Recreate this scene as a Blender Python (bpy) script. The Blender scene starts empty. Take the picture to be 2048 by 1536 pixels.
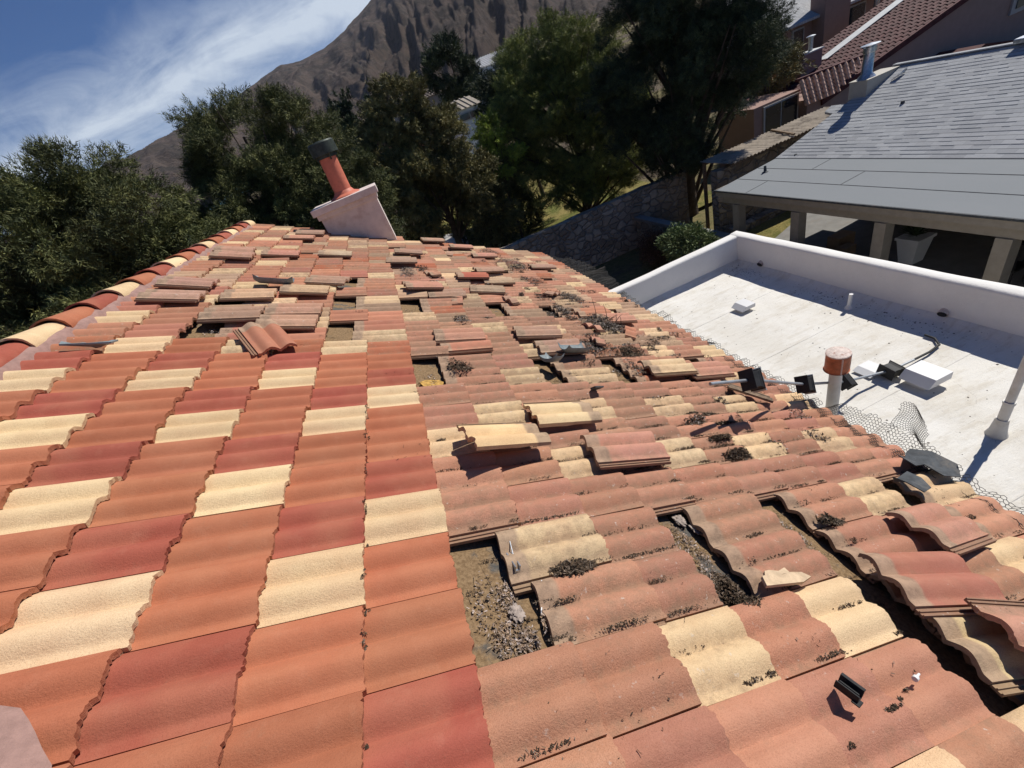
import bpy, math, random
import numpy as np
from mathutils import Matrix, Vector, noise as mnoise

# ---------------------------------------------------------------- camera, sky, sun, exposure
SC = bpy.context.scene
COL = SC.collection
RW = np.array([[0.9015, -0.2916, -0.3198], [-0.4254, -0.4608, -0.7789], [0.0797, 0.8382, -0.5395]])
u_, s_, v_ = np.linalg.svd(RW)
RW = u_ @ v_
CW = np.array([0.7442, -0.7853, 1.3323])
cam = bpy.data.cameras.new("camera")
cam.sensor_width = 36.0
cam.lens = 822.08 / 2048 * 36.0
cam.clip_start = 0.05
cam.clip_end = 20000
camo = bpy.data.objects.new("camera", cam)
COL.objects.link(camo)
cm = np.eye(4)
cm[:3, 0] = RW[0]; cm[:3, 1] = -RW[1]; cm[:3, 2] = -RW[2]; cm[:3, 3] = CW
camo.matrix_world = Matrix(cm.tolist())
SC.camera = camo

SUN_AZ, SUN_EL = math.radians(18), math.radians(48)
SD = Vector((math.cos(SUN_EL) * math.cos(SUN_AZ), math.cos(SUN_EL) * math.sin(SUN_AZ), math.sin(SUN_EL)))
world = bpy.data.worlds.new("World")
SC.world = world
world.use_nodes = True
wt = world.node_tree
wn, wl = wt.nodes, wt.links
wn.clear()
wout = wn.new("ShaderNodeOutputWorld")
wbg = wn.new("ShaderNodeBackground")
wbg.inputs[1].default_value = 0.056
sky = wn.new("ShaderNodeTexSky")
sky.sky_type = 'NISHITA'
sky.sun_disc = False
sky.sun_elevation = SUN_EL
sky.sun_rotation = math.pi / 2 - SUN_AZ
sky.altitude = 1200
sky.air_density = 1.0
sky.dust_density = 0.4
sky.ozone_density = 2.5
tc = wn.new("ShaderNodeTexCoord")
# cirrus band: a slanting streak of thin cloud over the mountain
def wmath(op, a, b=None, c=None, clamp=False):
    n = wn.new("ShaderNodeMath"); n.operation = op; n.use_clamp = clamp
    for k, v in enumerate((a, b, c)):
        if v is None: continue
        if isinstance(v, (int, float)): n.inputs[k].default_value = v
        else: wl.new(v, n.inputs[k])
    return n.outputs[0]
def wray(x, y):
    d = RW.T @ np.array([(x - 1024) / 822.08, (y - 768) / 822.08, 1.0])
    return d / np.linalg.norm(d)
ba, bb = wray(60, 330), wray(560, 60)          # two directions along the middle of the streak
bn = np.cross(ba, bb); bn /= np.linalg.norm(bn)
bt = (bb - ba) / np.linalg.norm(bb - ba)
def wdot(vec):
    n = wn.new("ShaderNodeVectorMath"); n.operation = 'DOT_PRODUCT'
    wl.new(tc.outputs['Generated'], n.inputs[0]); n.inputs[1].default_value = vec
    return n.outputs['Value']
dperp = wdot(tuple(bn)); dalong = wdot(tuple(bt)); dz = wdot((0, 0, 1))
cmb = wn.new("ShaderNodeCombineXYZ")
wl.new(wmath('MULTIPLY', dalong, 1.6), cmb.inputs[0]); wl.new(wmath('MULTIPLY', dperp, 5.0), cmb.inputs[1]); wl.new(dz, cmb.inputs[2])
nz1 = wn.new("ShaderNodeTexNoise"); nz1.inputs['Scale'].default_value = 3.2; nz1.inputs['Detail'].default_value = 9
nz1.inputs['Roughness'].default_value = 0.62; nz1.inputs['Distortion'].default_value = 0.5
wl.new(cmb.outputs[0], nz1.inputs['Vector'])
nz2 = wn.new("ShaderNodeTexNoise"); nz2.inputs['Scale'].default_value = 9.0; nz2.inputs['Detail'].default_value = 8
nz2.inputs['Roughness'].default_value = 0.7; nz2.inputs['Distortion'].default_value = 0.8
wl.new(tc.outputs['Generated'], nz2.inputs['Vector'])
band = wmath('SUBTRACT', 1.0, wmath('DIVIDE', wmath('ABSOLUTE', wmath('ADD', dperp, 0.0)), 0.118), clamp=True)
band = wmath('POWER', band, 1.0)
m1 = wmath('MULTIPLY_ADD', nz1.outputs[0], 2.6, -1.42)
m1 = wmath('ADD', m1, wmath('MULTIPLY_ADD', nz2.outputs[0], 0.8, -0.4))
cmask = wmath('MULTIPLY', wmath('ADD', wmath('MULTIPLY', band, 1.15), m1), band, clamp=True)
cmask = wmath('MULTIPLY', cmask, 0.93, clamp=True)
mixc = wn.new("ShaderNodeMix"); mixc.data_type = 'RGBA'
wl.new(cmask, mixc.inputs[0])
tint = wn.new("ShaderNodeMix"); tint.data_type = 'RGBA'; tint.blend_type = 'MULTIPLY'; tint.inputs[0].default_value = 1
wl.new(sky.outputs[0], tint.inputs[6]); tint.inputs[7].default_value = (0.36, 0.72, 1.16, 1)
wl.new(tint.outputs[2], mixc.inputs[6])
mixc.inputs[7].default_value = (10.6, 12.0, 13.8, 1)
wl.new(mixc.outputs[2], wbg.inputs[0])
wl.new(wbg.outputs[0], wout.inputs[0])

sl = bpy.data.lights.new("sun", 'SUN')
sl.energy = 5.0
sl.angle = math.radians(0.5)
sl.color = (1.0, 0.955, 0.88)
so = bpy.data.objects.new("sun", sl)
so.rotation_euler = SD.to_track_quat('Z', 'Y').to_euler()
so.location = (20, 8, 30)
COL.objects.link(so)
SC.view_settings.view_transform = 'Standard'
SC.view_settings.look = 'None'
SC.view_settings.exposure = 0.10
SC.view_settings.gamma = 1.0
SC.view_settings.use_curve_mapping = False

# ---------------------------------------------------------------- helpers
rng = np.random.RandomState(7)
random.seed(7)

def tag(o, label=None, cat=None, group=None, kind=None):
    if label: o["label"] = label
    if cat: o["category"] = cat
    if group: o["group"] = group
    if kind: o["kind"] = kind
    return o

def empty(name, loc, label, cat, group=None, rz=0.0):
    o = bpy.data.objects.new(name, None)
    o.location = loc
    o.rotation_euler = (0, 0, rz)
    COL.objects.link(o)
    return tag(o, label, cat, group)

class MB:
    """collects vertices and faces; build() links them as one mesh object"""
    def __init__(self):
        self.v = []; self.f = []; self.n = 0; self.c = []; self.t = []
    def add(self, v, f, c=None, t=None):
        v = np.asarray(v, float).reshape(-1, 3)
        self.v.append(v)
        for q in f: self.f.append(tuple(int(k) + self.n for k in q))
        self.c.append(np.tile(np.array(c if c is not None else (1, 1, 1), float), (len(v), 1)) if (c is None or np.ndim(c) == 1) else np.asarray(c, float))
        self.t.append(np.tile(np.array(t if t is not None else (1, 0, 0, 0), float), (len(v), 1)) if (t is None or np.ndim(t) == 1) else np.asarray(t, float))
        self.n += len(v)
        return self
    def box(self, x0, y0, z0, x1, y1, z1, c=None):
        v = [(x, y, z) for z in (z0, z1) for y in (y0, y1) for x in (x0, x1)]
        f = [(0, 2, 3, 1), (4, 5, 7, 6), (0, 1, 5, 4), (2, 6, 7, 3), (0, 4, 6, 2), (1, 3, 7, 5)]
        return self.add(v, f, c)
    def obox(self, p, q, w, h, up=(0, 0, 1), c=None):
        """box whose axis runs from p to q, w wide and h high"""
        p = Vector(p); q = Vector(q); d = (q - p).normalized(); u = Vector(up)
        s = d.cross(u)
        if s.length < 1e-4: s = d.cross(Vector((1, 0, 0)))
        s.normalize(); u = s.cross(d).normalized()
        v = [a + s * (i * w / 2) + u * (j * h / 2) for a in (p, q) for j in (-1, 1) for i in (-1, 1)]
        f = [(0, 1, 3, 2), (4, 6, 7, 5), (0, 4, 5, 1), (2, 3, 7, 6), (0, 2, 6, 4), (1, 5, 7, 3)]
        return self.add([tuple(k) for k in v], f, c)
    def tube(self, pts, rad, n=8, caps=True, c=None):
        pts = [Vector(p) for p in pts]
        if np.ndim(rad) == 0: rad = [rad] * len(pts)
        V = []; F = []
        for k, p in enumerate(pts):
            a = pts[max(k - 1, 0)]; b = pts[min(k + 1, len(pts) - 1)]
            d = (b - a).normalized()
            u = d.cross(Vector((0, 0, 1)) if abs(d.z) < 0.95 else Vector((1, 0, 0))).normalized()
            w = d.cross(u)
            for m in range(n):
                t = 2 * math.pi * m / n
                V.append(tuple(p + (u * math.cos(t) + w * math.sin(t)) * rad[k]))
        for k in range(len(pts) - 1):
            for m in range(n):
                F.append((k * n + m, k * n + (m + 1) % n, (k + 1) * n + (m + 1) % n, (k + 1) * n + m))
        if caps:
            F.append(tuple(range(n))[::-1]); F.append(tuple(range((len(pts) - 1) * n, len(pts) * n)))
        return self.add(V, F, c)
    def build(self, name, m, parent=None, smooth=False, bevel=0.0, angle=None):
        V = np.concatenate(self.v) if self.v else np.zeros((0, 3))
        if parent is not None:
            V = V - np.array(PW.get(parent.name, parent.location))
        me = bpy.data.meshes.new(name)
        me.from_pydata(V.tolist(), [], self.f)
        me.update()
        ca = me.attributes.new("Col", 'FLOAT_COLOR', 'POINT')
        cc = np.ones((len(V), 4)); cc[:, :3] = np.concatenate(self.c)
        ca.data.foreach_set("color", cc.astype(np.float32).ravel())
        ta = me.attributes.new("tp", 'FLOAT_COLOR', 'POINT')
        ta.data.foreach_set("color", np.concatenate(self.t).astype(np.float32).ravel())
        if smooth:
            me.polygons.foreach_set("use_smooth", [True] * len(me.polygons))
            me.set_sharp_from_angle(angle=math.radians(angle or 40))
        me.materials.append(m)
        o = bpy.data.objects.new(name, me)
        COL.objects.link(o)
        if parent is not None: o.parent = parent
        if bevel:
            b = o.modifiers.new("bevel", 'BEVEL'); b.width = bevel; b.segments = 2; b.limit_method = 'ANGLE'
        return o
PW = {}    # objects whose meshes are stored in another frame than the world's

def trimesh(name, V, F, m, col=None, parent=None):
    """fast mesh from numpy arrays of vertices and triangles"""
    me = bpy.data.meshes.new(name)
    V = np.asarray(V, np.float32); F = np.asarray(F, np.int32)
    if parent is not None: V = V - np.array(parent.location, np.float32)
    k = F.shape[1]
    me.vertices.add(len(V)); me.vertices.foreach_set("co", V.ravel())
    me.loops.add(F.size); me.loops.foreach_set("vertex_index", F.ravel())
    me.polygons.add(len(F)); me.polygons.foreach_set("loop_start", np.arange(0, F.size, k, dtype=np.int32))
    me.polygons.foreach_set("loop_total", np.full(len(F), k, np.int32))
    me.update(calc_edges=True)
    if col is not None:
        a = me.attributes.new("Col", 'FLOAT_COLOR', 'POINT')
        cc = np.ones((len(V), 4), np.float32); cc[:, :3] = col
        a.data.foreach_set("color", cc.ravel())
    me.materials.append(m)
    o = bpy.data.objects.new(name, me)
    COL.objects.link(o)
    if parent is not None: o.parent = parent
    return o

# ---------------------------------------------------------------- materials
class NT:
    def __init__(self, name, rough=0.8, spec=0.3):
        self.m = bpy.data.materials.new(name); self.m.use_nodes = True
        self.n = self.m.node_tree.nodes; self.l = self.m.node_tree.links
        self.b = self.n["Principled BSDF"]
        self.b.inputs["Roughness"].default_value = rough
        self.b.inputs["Specular IOR Level"].default_value = spec
        self.tc = self.n.new("ShaderNodeTexCoord")
    def coord(self, which='Object', scale=(1, 1, 1)):
        mp = self.n.new("ShaderNodeMapping"); mp.inputs['Scale'].default_value = scale
        self.l.new(self.tc.outputs[which], mp.inputs[0]); return mp.outputs[0]
    def noise(self, scale, detail=4, rough=0.6, vec=None, dist=0.0):
        t = self.n.new("ShaderNodeTexNoise"); t.inputs['Scale'].default_value = scale
        t.inputs['Detail'].default_value = detail; t.inputs['Roughness'].default_value = rough
        t.inputs['Distortion'].default_value = dist
        self.l.new(vec if vec is not None else self.tc.outputs['Object'], t.inputs['Vector'])
        return t.outputs[0]
    def voronoi(self, scale, feature='F1', vec=None, out=0):
        t = self.n.new("ShaderNodeTexVoronoi"); t.inputs['Scale'].default_value = scale; t.feature = feature
        self.l.new(vec if vec is not None else self.tc.outputs['Object'], t.inputs['Vector'])
        return t.outputs[out]
    def math(self, op, a, b=None, c=None, clamp=False):
        n = self.n.new("ShaderNodeMath"); n.operation = op; n.use_clamp = clamp
        for k, v in enumerate((a, b, c)):
            if v is None: continue
            if isinstance(v, (int, float)): n.inputs[k].default_value = v
            else: self.l.new(v, n.inputs[k])
        return n.outputs[0]
    def ramp(self, fac, lo, hi):
        n = self.n.new("ShaderNodeMapRange"); n.interpolation_type = 'SMOOTHSTEP'
        n.inputs[1].default_value = lo; n.inputs[2].default_value = hi
        self.l.new(fac, n.inputs[0]); return n.outputs[0]
    def mix(self, fac, a, b, mode='MIX'):
        n = self.n.new("ShaderNodeMix"); n.data_type = 'RGBA'; n.blend_type = mode
        for k, v in ((0, fac), (6, a), (7, b)):
            if isinstance(v, (int, float)): n.inputs[k].default_value = v
            elif isinstance(v, tuple): n.inputs[k].default_value = (*v, 1) if len(v) == 3 else v
            else: self.l.new(v, n.inputs[k])
        return n.outputs[2]
    def attr(self, name):
        n = self.n.new("ShaderNodeAttribute"); n.attribute_name = name; return n
    def sep(self, col):
        n = self.n.new("ShaderNodeSeparateColor"); self.l.new(col, n.inputs[0]); return n.outputs
    def base(self, c):
        if isinstance(c, tuple): self.b.inputs["Base Color"].default_value = (*c, 1)
        else: self.l.new(c, self.b.inputs["Base Color"])
    def bump(self, h, strength=0.3, dist=0.01):
        n = self.n.new("ShaderNodeBump"); n.inputs['Strength'].default_value = strength; n.inputs['Distance'].default_value = dist
        self.l.new(h, n.inputs['Height']); self.l.new(n.outputs[0], self.b.inputs['Normal'])

def simple(name, c, var=0.2, scale=8.0, rough=0.8, bump=0.2, bscale=60.0, bd=0.004, metal=0.0, spec=0.3, dirt=None, dirtamt=0.5):
    t = NT(name, rough, spec)
    n1 = t.noise(scale, 6, 0.65)
    dark = tuple(k * (1 - var) for k in c); lite = tuple(min(1, k * (1 + var)) for k in c)
    col = t.mix(t.ramp(n1, 0.3, 0.7), dark, lite)
    if dirt:
        n2 = t.noise(scale * 0.6, 8, 0.7)
        col = t.mix(t.math('MULTIPLY', t.ramp(n2, 0.5, 0.72), dirtamt), col, dirt)
    t.base(col)
    t.b.inputs['Metallic'].default_value = metal
    if bump: t.bump(t.noise(bscale, 5, 0.7), bump, bd)
    return t.m

def tile_material():
    t = NT("weathered_concrete_tile", 0.86, 0.25)
    A = t.attr("Col"); T = t.attr("tp"); s = t.sep(T.outputs['Color'])
    xf, dirt, val = s[0], s[1], s[2]
    rnd = T.outputs['Alpha']
    mp = t.n.new("ShaderNodeVectorMath"); mp.operation = 'ADD'
    t.l.new(t.tc.outputs['Object'], mp.inputs[0])
    cx = t.n.new("ShaderNodeCombineXYZ"); t.l.new(t.math('MULTIPLY', rnd, 37.0), cx.inputs[2]); t.l.new(cx.outputs[0], mp.inputs[1])
    v = mp.outputs[0]
    col = A.outputs['Color']
    n1 = t.noise(7, 5, 0.6, v)
    col = t.mix(t.math('MULTIPLY', t.ramp(n1, 0.35, 0.75), 0.30), col, t.mix(1.0, col, (0.72, 0.62, 0.55), 'MULTIPLY'))
    sv = t.n.new("ShaderNodeVectorMath"); sv.operation = 'MULTIPLY'; t.l.new(v, sv.inputs[0]); sv.inputs[1].default_value = (2.2, 26, 8)
    nst = t.noise(1.0, 5, 0.7, sv.outputs[0])
    col = t.mix(t.math('MULTIPLY', t.ramp(nst, 0.50, 0.75), 0.22), col, t.mix(1.0, col, (0.60, 0.52, 0.48), 'MULTIPLY'))
    nb1 = t.noise(3.1, 3, 0.5, v)
    col = t.mix(t.math('MULTIPLY', t.ramp(nb1, 0.42, 0.66), 0.20), col, (0.50, 0.245, 0.135))
    # pinkish worn patches, paler
    n4 = t.noise(13, 7, 0.7, v)
    col = t.mix(t.math('MULTIPLY', t.ramp(n4, 0.50, 0.72), t.math('MULTIPLY_ADD', dirt, 0.35, 0.06)), col, (0.62, 0.36, 0.24))
    # fine grain and dark speckles
    n2 = t.noise(230, 3, 0.8, v)
    col = t.mix(t.math('MULTIPLY', t.ramp(n2, 0.47, 0.66), t.math('MULTIPLY_ADD', rnd, 0.34, 0.14)), col, t.mix(1.0, col, (0.45, 0.38, 0.33), 'MULTIPLY'))
    n3 = t.noise(120, 4, 0.75, v)
    n5 = t.noise(11, 4, 0.6, v)
    spk = t.math('MULTIPLY', t.ramp(n3, 0.60, 0.72), t.ramp(n5, 0.45, 0.65))
    col = t.mix(t.math('MULTIPLY', spk, 0.42), col, (0.16, 0.10, 0.06))
    # dirt film, heavier on old tiles and in the valleys
    n6 = t.noise(16, 9, 0.72, v)
    dm = t.math('ADD', n6, t.math('MULTIPLY', dirt, 0.42))
    dm = t.math('ADD', dm, t.math('MULTIPLY', t.math('MULTIPLY', val, dirt), 0.42))
    dmk = t.ramp(dm, 0.59, 0.96)
    col = t.mix(t.math('MULTIPLY', dmk, 0.62), col, (0.25, 0.165, 0.105))
    # loose black specks of soil in the valleys
    n7 = t.noise(75, 5, 0.8, v)
    sm = t.math('MULTIPLY', t.ramp(n7, 0.58, 0.66), t.math('MULTIPLY', val, t.ramp(dirt, 0.1, 0.5)))
    col = t.mix(t.math('MULTIPLY', sm, 0.85), col, (0.05, 0.035, 0.025))
    # lichen / bird marks
    n8 = t.noise(34, 4, 0.7, v)
    col = t.mix(t.math('MULTIPLY', t.math('MULTIPLY', t.ramp(n8, 0.63, 0.72), t.ramp(dirt, 0.1, 0.4)), 0.6), col, (0.62, 0.58, 0.52))
    # the grey head that the tile above used to cover
    hx = t.math('ADD', xf, t.math('MULTIPLY_ADD', n1, 0.10, -0.05))
    hm = t.math('SUBTRACT', 1.0, t.ramp(hx, 0.165, 0.215))
    hcol = t.mix(t.ramp(n6, 0.4, 0.65), (0.40, 0.275, 0.185), (0.25, 0.175, 0.12))
    col = t.mix(t.math('MULTIPLY', hm, 0.88), col, hcol)
    t.base(col)
    h = t.math('ADD', t.math('MULTIPLY', n2, 0.5), t.math('MULTIPLY', n3, 0.9))
    h = t.math('ADD', h, t.math('MULTIPLY', n1, 1.4))
    bn_ = t.n.new("ShaderNodeBump"); bn_.inputs['Distance'].default_value = 0.008
    t.l.new(t.math('MULTIPLY_ADD', rnd, 0.42, 0.26), bn_.inputs['Strength']); t.l.new(h, bn_.inputs['Height']); t.l.new(bn_.outputs[0], t.b.inputs['Normal'])
    return t.m

M = {}
M['tile'] = tile_material()
M['white'] = simple("white_roof_coating", (0.80, 0.785, 0.75), 0.04, 2.5, 0.75, 0.5, 22, 0.012, dirt=(0.62, 0.555, 0.44), dirtamt=0.6)
t = NT("white_roof_coating", 0.75, 0.3)
wa = t.noise(1.1, 7, 0.66, vec=t.coord('Object', (1, .45, 1))); wb = t.noise(5.0, 8, 0.72, vec=t.coord('Object', (.5, 1.6, 1))); wc = t.noise(38, 6, 0.75)
cw = t.mix(t.ramp(wa, 0.38, 0.66), (0.735, 0.715, 0.665), (0.66, 0.63, 0.565))
cw = t.mix(t.math('MULTIPLY', t.ramp(wb, 0.46, 0.68), 0.62), cw, (0.54, 0.49, 0.405))
cw = t.mix(t.math('MULTIPLY', t.math('MULTIPLY', t.ramp(wc, 0.60, 0.70), t.ramp(wa, 0.45, 0.6)), 0.6), cw, (0.33, 0.28, 0.22))
ws = t.math('SUBTRACT', 1.0, t.ramp(t.voronoi(1.3, 'DISTANCE_TO_EDGE'), 0.0, 0.006))
cw = t.mix(t.math('MULTIPLY', ws, t.math('MULTIPLY', t.ramp(wb, 0.5, 0.6), 0.5)), cw, (0.36, 0.33, 0.29))
t.base(cw)
t.bump(t.math('ADD', t.math('MULTIPLY', wb, 1.3), t.math('MULTIPLY', wc, 0.35)), 0.6, 0.02)
M['white'] = t.m
M['white_wall'] = simple("white_stucco", (0.75, 0.73, 0.69), 0.03, 3.0, 0.8, 0.5, 30, 0.012)
M['chim'] = simple("painted_stucco", (0.66, 0.575, 0.53), 0.08, 6, 0.85, 0.35, 90, 0.004, dirt=(0.40, 0.27, 0.22), dirtamt=0.5)
M['terra'] = simple("terracotta_paint", (0.56, 0.17, 0.105), 0.12, 10, 0.55, 0.1)
M['cap_green'] = simple("dark_green_metal", (0.045, 0.055, 0.045), 0.4, 12, 0.5, 0.15, metal=0.3)
M['mortar'] = simple("mauve_mortar", (0.32, 0.195, 0.165), 0.14, 20, 0.9, 0.7, 50, 0.012)
M['lead'] = simple("grey_felt", (0.060, 0.066, 0.072), 0.3, 14, 0.8, 0.5, 60, 0.004, dirt=(0.16, 0.14, 0.12), dirtamt=0.6)
M['black'] = simple("black_rubber", (0.018, 0.018, 0.019), 0.3, 20, 0.6, 0.2)
M['conduit'] = simple("galvanised_conduit", (0.34, 0.36, 0.38), 0.15, 20, 0.4, 0.05, metal=0.4)
M['galv'] = simple("galvanised_steel", (0.45, 0.47, 0.49), 0.25, 18, 0.35, 0.1, metal=0.85)
M['greyplastic'] = simple("grey_plastic_tray", (0.19, 0.225, 0.235), 0.2, 14, 0.5, 0.1, dirt=(0.30, 0.27, 0.22), dirtamt=0.3)
M['rust'] = simple("rusty_paint", (0.42, 0.13, 0.055), 0.3, 14, 0.6, 0.2, dirt=(0.18, 0.07, 0.04), dirtamt=0.6)
M['rust_white'] = simple("rust_spotted_white_paint", (0.60, 0.50, 0.44), 0.2, 40, 0.6, 0.3, dirt=(0.30, 0.09, 0.05), dirtamt=1.0)
M['ventwhite'] = simple("white_painted_metal", (0.70, 0.70, 0.69), 0.03, 5, 0.45, 0.05)
M['pvc'] = simple("off_white_pipe", (0.56, 0.545, 0.51), 0.08, 9, 0.5, 0.1, dirt=(0.38, 0.33, 0.26), dirtamt=0.5)
M['wire'] = simple("dark_wire", (0.07, 0.066, 0.06), 0.3, 30, 0.6, 0)
M['wood_old'] = simple("weathered_wood", (0.19, 0.135, 0.09), 0.4, 25, 0.9, 0.6, 80, 0.004)
M['tan_trim'] = simple("tan_painted_wood", (0.30, 0.265, 0.215), 0.08, 6, 0.7, 0.1)
M['tan_wall'] = simple("tan_stucco", (0.34, 0.235, 0.195), 0.06, 3, 0.9, 0.4, 50, 0.006)
M['pink_wall'] = simple("pinkish_stucco", (0.30, 0.195, 0.16), 0.06, 3, 0.9, 0.4, 50, 0.006)
M['patio_wall'] = simple("patio_stucco", (0.30, 0.25, 0.20), 0.06, 3, 0.9, 0.3, 50, 0.006)
M['cream_tin'] = simple("cream_sheet_metal", (0.42, 0.39, 0.33), 0.06, 5, 0.6, 0.05)
M['concrete'] = simple("concrete", (0.20, 0.195, 0.185), 0.12, 3, 0.9, 0.4, 30, 0.006, dirt=(0.22, 0.19, 0.16), dirtamt=0.5)
M['glass'] = simple("dark_window_glass", (0.02, 0.025, 0.03), 0.2, 2, 0.08, 0, spec=0.6)
M['frame'] = simple("window_frame", (0.45, 0.43, 0.40), 0.05, 5, 0.6, 0)
M['redtile'] = simple("dark_red_roof_tile", (0.080, 0.020, 0.020), 0.3, 2.5, 0.8, 0.3, 25, 0.01)
M['barrel'] = simple("pale_barrel_tile", (0.66, 0.42, 0.31), 0.3, 5, 0.85, 0.3, 25, 0.01)
M['trunk'] = simple("pine_bark", (0.085, 0.062, 0.048), 0.35, 5, 0.95, 0.8, 14, 0.05)
M['soil'] = simple("soil_debris", (0.075, 0.052, 0.036), 0.4, 40, 0.95, 0.6, 80, 0.01)
M['specks'] = simple("debris_bits", (0.06, 0.042, 0.03), 0.4, 60, 0.95, 0)
M['fluff'] = simple("insulation_fluff", (0.33, 0.27, 0.23), 0.25, 50, 0.95, 0.5, 90, 0.008)
M['asph_far'] = simple("far_road", (0.16, 0.155, 0.15), 0.1, 0.5, 0.9, 0)
M['flash'] = simple("pale_metal_flashing", (0.50, 0.51, 0.50), 0.1, 3, 0.6, 0.1)

def colmat(name, rough=0.9, var=0.25, scale=3.0, bump=0.0, bscale=30, bd=0.01, trans=0.0):
    t = NT(name, rough, 0.15)
    A = t.attr("Col")
    n = t.noise(scale, 5, 0.6)
    col = t.mix(t.ramp(n, 0.3, 0.7), t.mix(1.0, A.outputs['Color'], (1 - var,) * 3, 'MULTIPLY'), t.mix(1.0, A.outputs['Color'], (1 + var,) * 3, 'MULTIPLY'))
    t.base(col)
    if bump: t.bump(t.noise(bscale, 5, 0.7), bump, bd)
    return t.m
M['leaf'] = colmat("needles", 0.75)
_l = M['leaf'].node_tree; _b = _l.nodes['Principled BSDF']; _b.inputs['Specular IOR Level'].default_value = 0.35
M['bits'] = colmat("twigs_and_leaves", 0.95, 0.3, 40)

# the underlayment under the tiles: felt under a crust of brown dust
t = NT("dusty_underlayment", 0.93, 0.15)
nA = t.noise(3.2, 7, 0.65); nB = t.noise(60, 6, 0.75)
crust = t.mix(t.ramp(nB, 0.35, 0.65), (0.165, 0.105, 0.055), (0.29, 0.195, 0.108))
felt = t.mix(t.ramp(nB, 0.4, 0.7), (0.085, 0.083, 0.078), (0.15, 0.135, 0.115))
col = t.mix(t.ramp(nA, 0.52, 0.62), crust, felt)
cr = t.math('SUBTRACT', 1.0, t.ramp(t.voronoi(5.5, 'DISTANCE_TO_EDGE', vec=t.n[t.n[-1].name].outputs[0] if False else None), 0.0, 0.012))
nC = t.noise(2.0, 3, 0.5)
col = t.mix(t.math('MULTIPLY', cr, t.ramp(nC, 0.45, 0.6)), col, (0.02, 0.016, 0.012))
t.base(col)
t.bump(t.math('ADD', nB, t.math('MULTIPLY', t.noise(12, 5), 1.5)), 0.7, 0.012)
M['deck'] = t.m

# grey shingles: courses follow the slope (object x), tabs along y
t = NT("grey_shingles", 0.9, 0.2)
sx = t.n.new("ShaderNodeSeparateXYZ"); t.l.new(t.tc.outputs['Object'], sx.inputs[0])
crs = t.math('MULTIPLY', sx.outputs[0], 1 / 0.135)
fr = t.math('FRACT', crs); fl = t.math('FLOOR', crs)
wob = t.noise(1.3, 3)
tabs = t.math('ADD', t.math('MULTIPLY', sx.outputs[1], 3.1), t.math('MULTIPLY', fl, 0.37))
tv = t.n.new("ShaderNodeTexWhiteNoise"); tv.noise_dimensions = '2D'
cb = t.n.new("ShaderNodeCombineXYZ"); t.l.new(t.math('FLOOR', tabs), cb.inputs[0]); t.l.new(fl, cb.inputs[1]); t.l.new(cb.outputs[0], tv.inputs[0])
base = t.mix(tv.outputs[0], (0.39, 0.40, 0.41), (0.50, 0.51, 0.515))
base = t.mix(t.math('MULTIPLY', t.ramp(t.noise(200, 3), 0.4, 0.7), 0.35), base, (0.34, 0.35, 0.36))
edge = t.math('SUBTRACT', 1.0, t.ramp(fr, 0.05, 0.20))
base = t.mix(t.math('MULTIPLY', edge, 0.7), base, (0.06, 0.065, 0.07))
tf = t.math('FRACT', tabs)
tl = t.math('MULTIPLY', t.math('SUBTRACT', 1.0, t.ramp(tf, 0.0, 0.04)), 0.35)
base = t.mix(tl, base, (0.08, 0.08, 0.085))
base = t.mix(t.math('MULTIPLY', t.ramp(t.noise(0.5, 4), 0.4, 0.7), 0.2), base, (0.24, 0.23, 0.24))
t.base(base)
t.bump(t.math('ADD', fr, t.math('MULTIPLY', t.noise(90, 3), 0.6)), 0.6, 0.02)
M['shingle'] = t.m
t = NT("grey_rolled_roofing", 0.9, 0.2)
n1 = t.noise(260, 3); n2 = t.noise(0.8, 6, 0.7, vec=t.coord('Object', (1, 0.35, 1)))
base = t.mix(t.ramp(n1, 0.35, 0.65), (0.185, 0.20, 0.21), (0.255, 0.27, 0.28))
base = t.mix(t.math('MULTIPLY', t.ramp(n2, 0.4, 0.7), 0.4), base, (0.25, 0.26, 0.27))
t.base(base); t.bump(t.noise(40, 5), 0.3, 0.01)
M['rolled'] = t.m

# rubble stone wall
t = NT("rubble_stone", 0.92, 0.2)
vv = t.coord('Object', (1.0, 1.0, 1.35))
mpx = t.n.new("ShaderNodeVectorMath"); mpx.operation = 'ADD'
t.l.new(vv, mpx.inputs[0])
nn = t.n.new("ShaderNodeTexNoise"); nn.inputs['Scale'].default_value = 2.2; t.l.new(vv, nn.inputs['Vector'])
sc2 = t.n.new("ShaderNodeVectorMath"); sc2.operation = 'SCALE'; sc2.inputs['Scale'].default_value = 0.35; t.l.new(nn.outputs[1], sc2.inputs[0])
t.l.new(sc2.outputs[0], mpx.inputs[1])
de = t.voronoi(2.9, 'DISTANCE_TO_EDGE', vec=mpx.outputs[0])
vc = t.n.new("ShaderNodeTexVoronoi"); vc.inputs['Scale'].default_value = 2.9; t.l.new(mpx.outputs[0], vc.inputs['Vector'])
hs = t.sep(vc.outputs['Color'])
stone = t.mix(hs[0], (0.20, 0.165, 0.13), (0.42, 0.36, 0.29))
stone = t.mix(t.math('MULTIPLY', t.ramp(t.noise(9, 6), 0.4, 0.7), 0.4), stone, (0.32, 0.21, 0.15))
stone = t.mix(t.math('SUBTRACT', 1.0, t.ramp(de, 0.015, 0.06)), stone, (0.23, 0.21, 0.185))
t.base(stone)
t.bump(t.math('ADD', t.ramp(de, 0.0, 0.14), t.math('MULTIPLY', t.noise(14, 6), 0.5)), 1.0, 0.06)
M['stone'] = t.m

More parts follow.
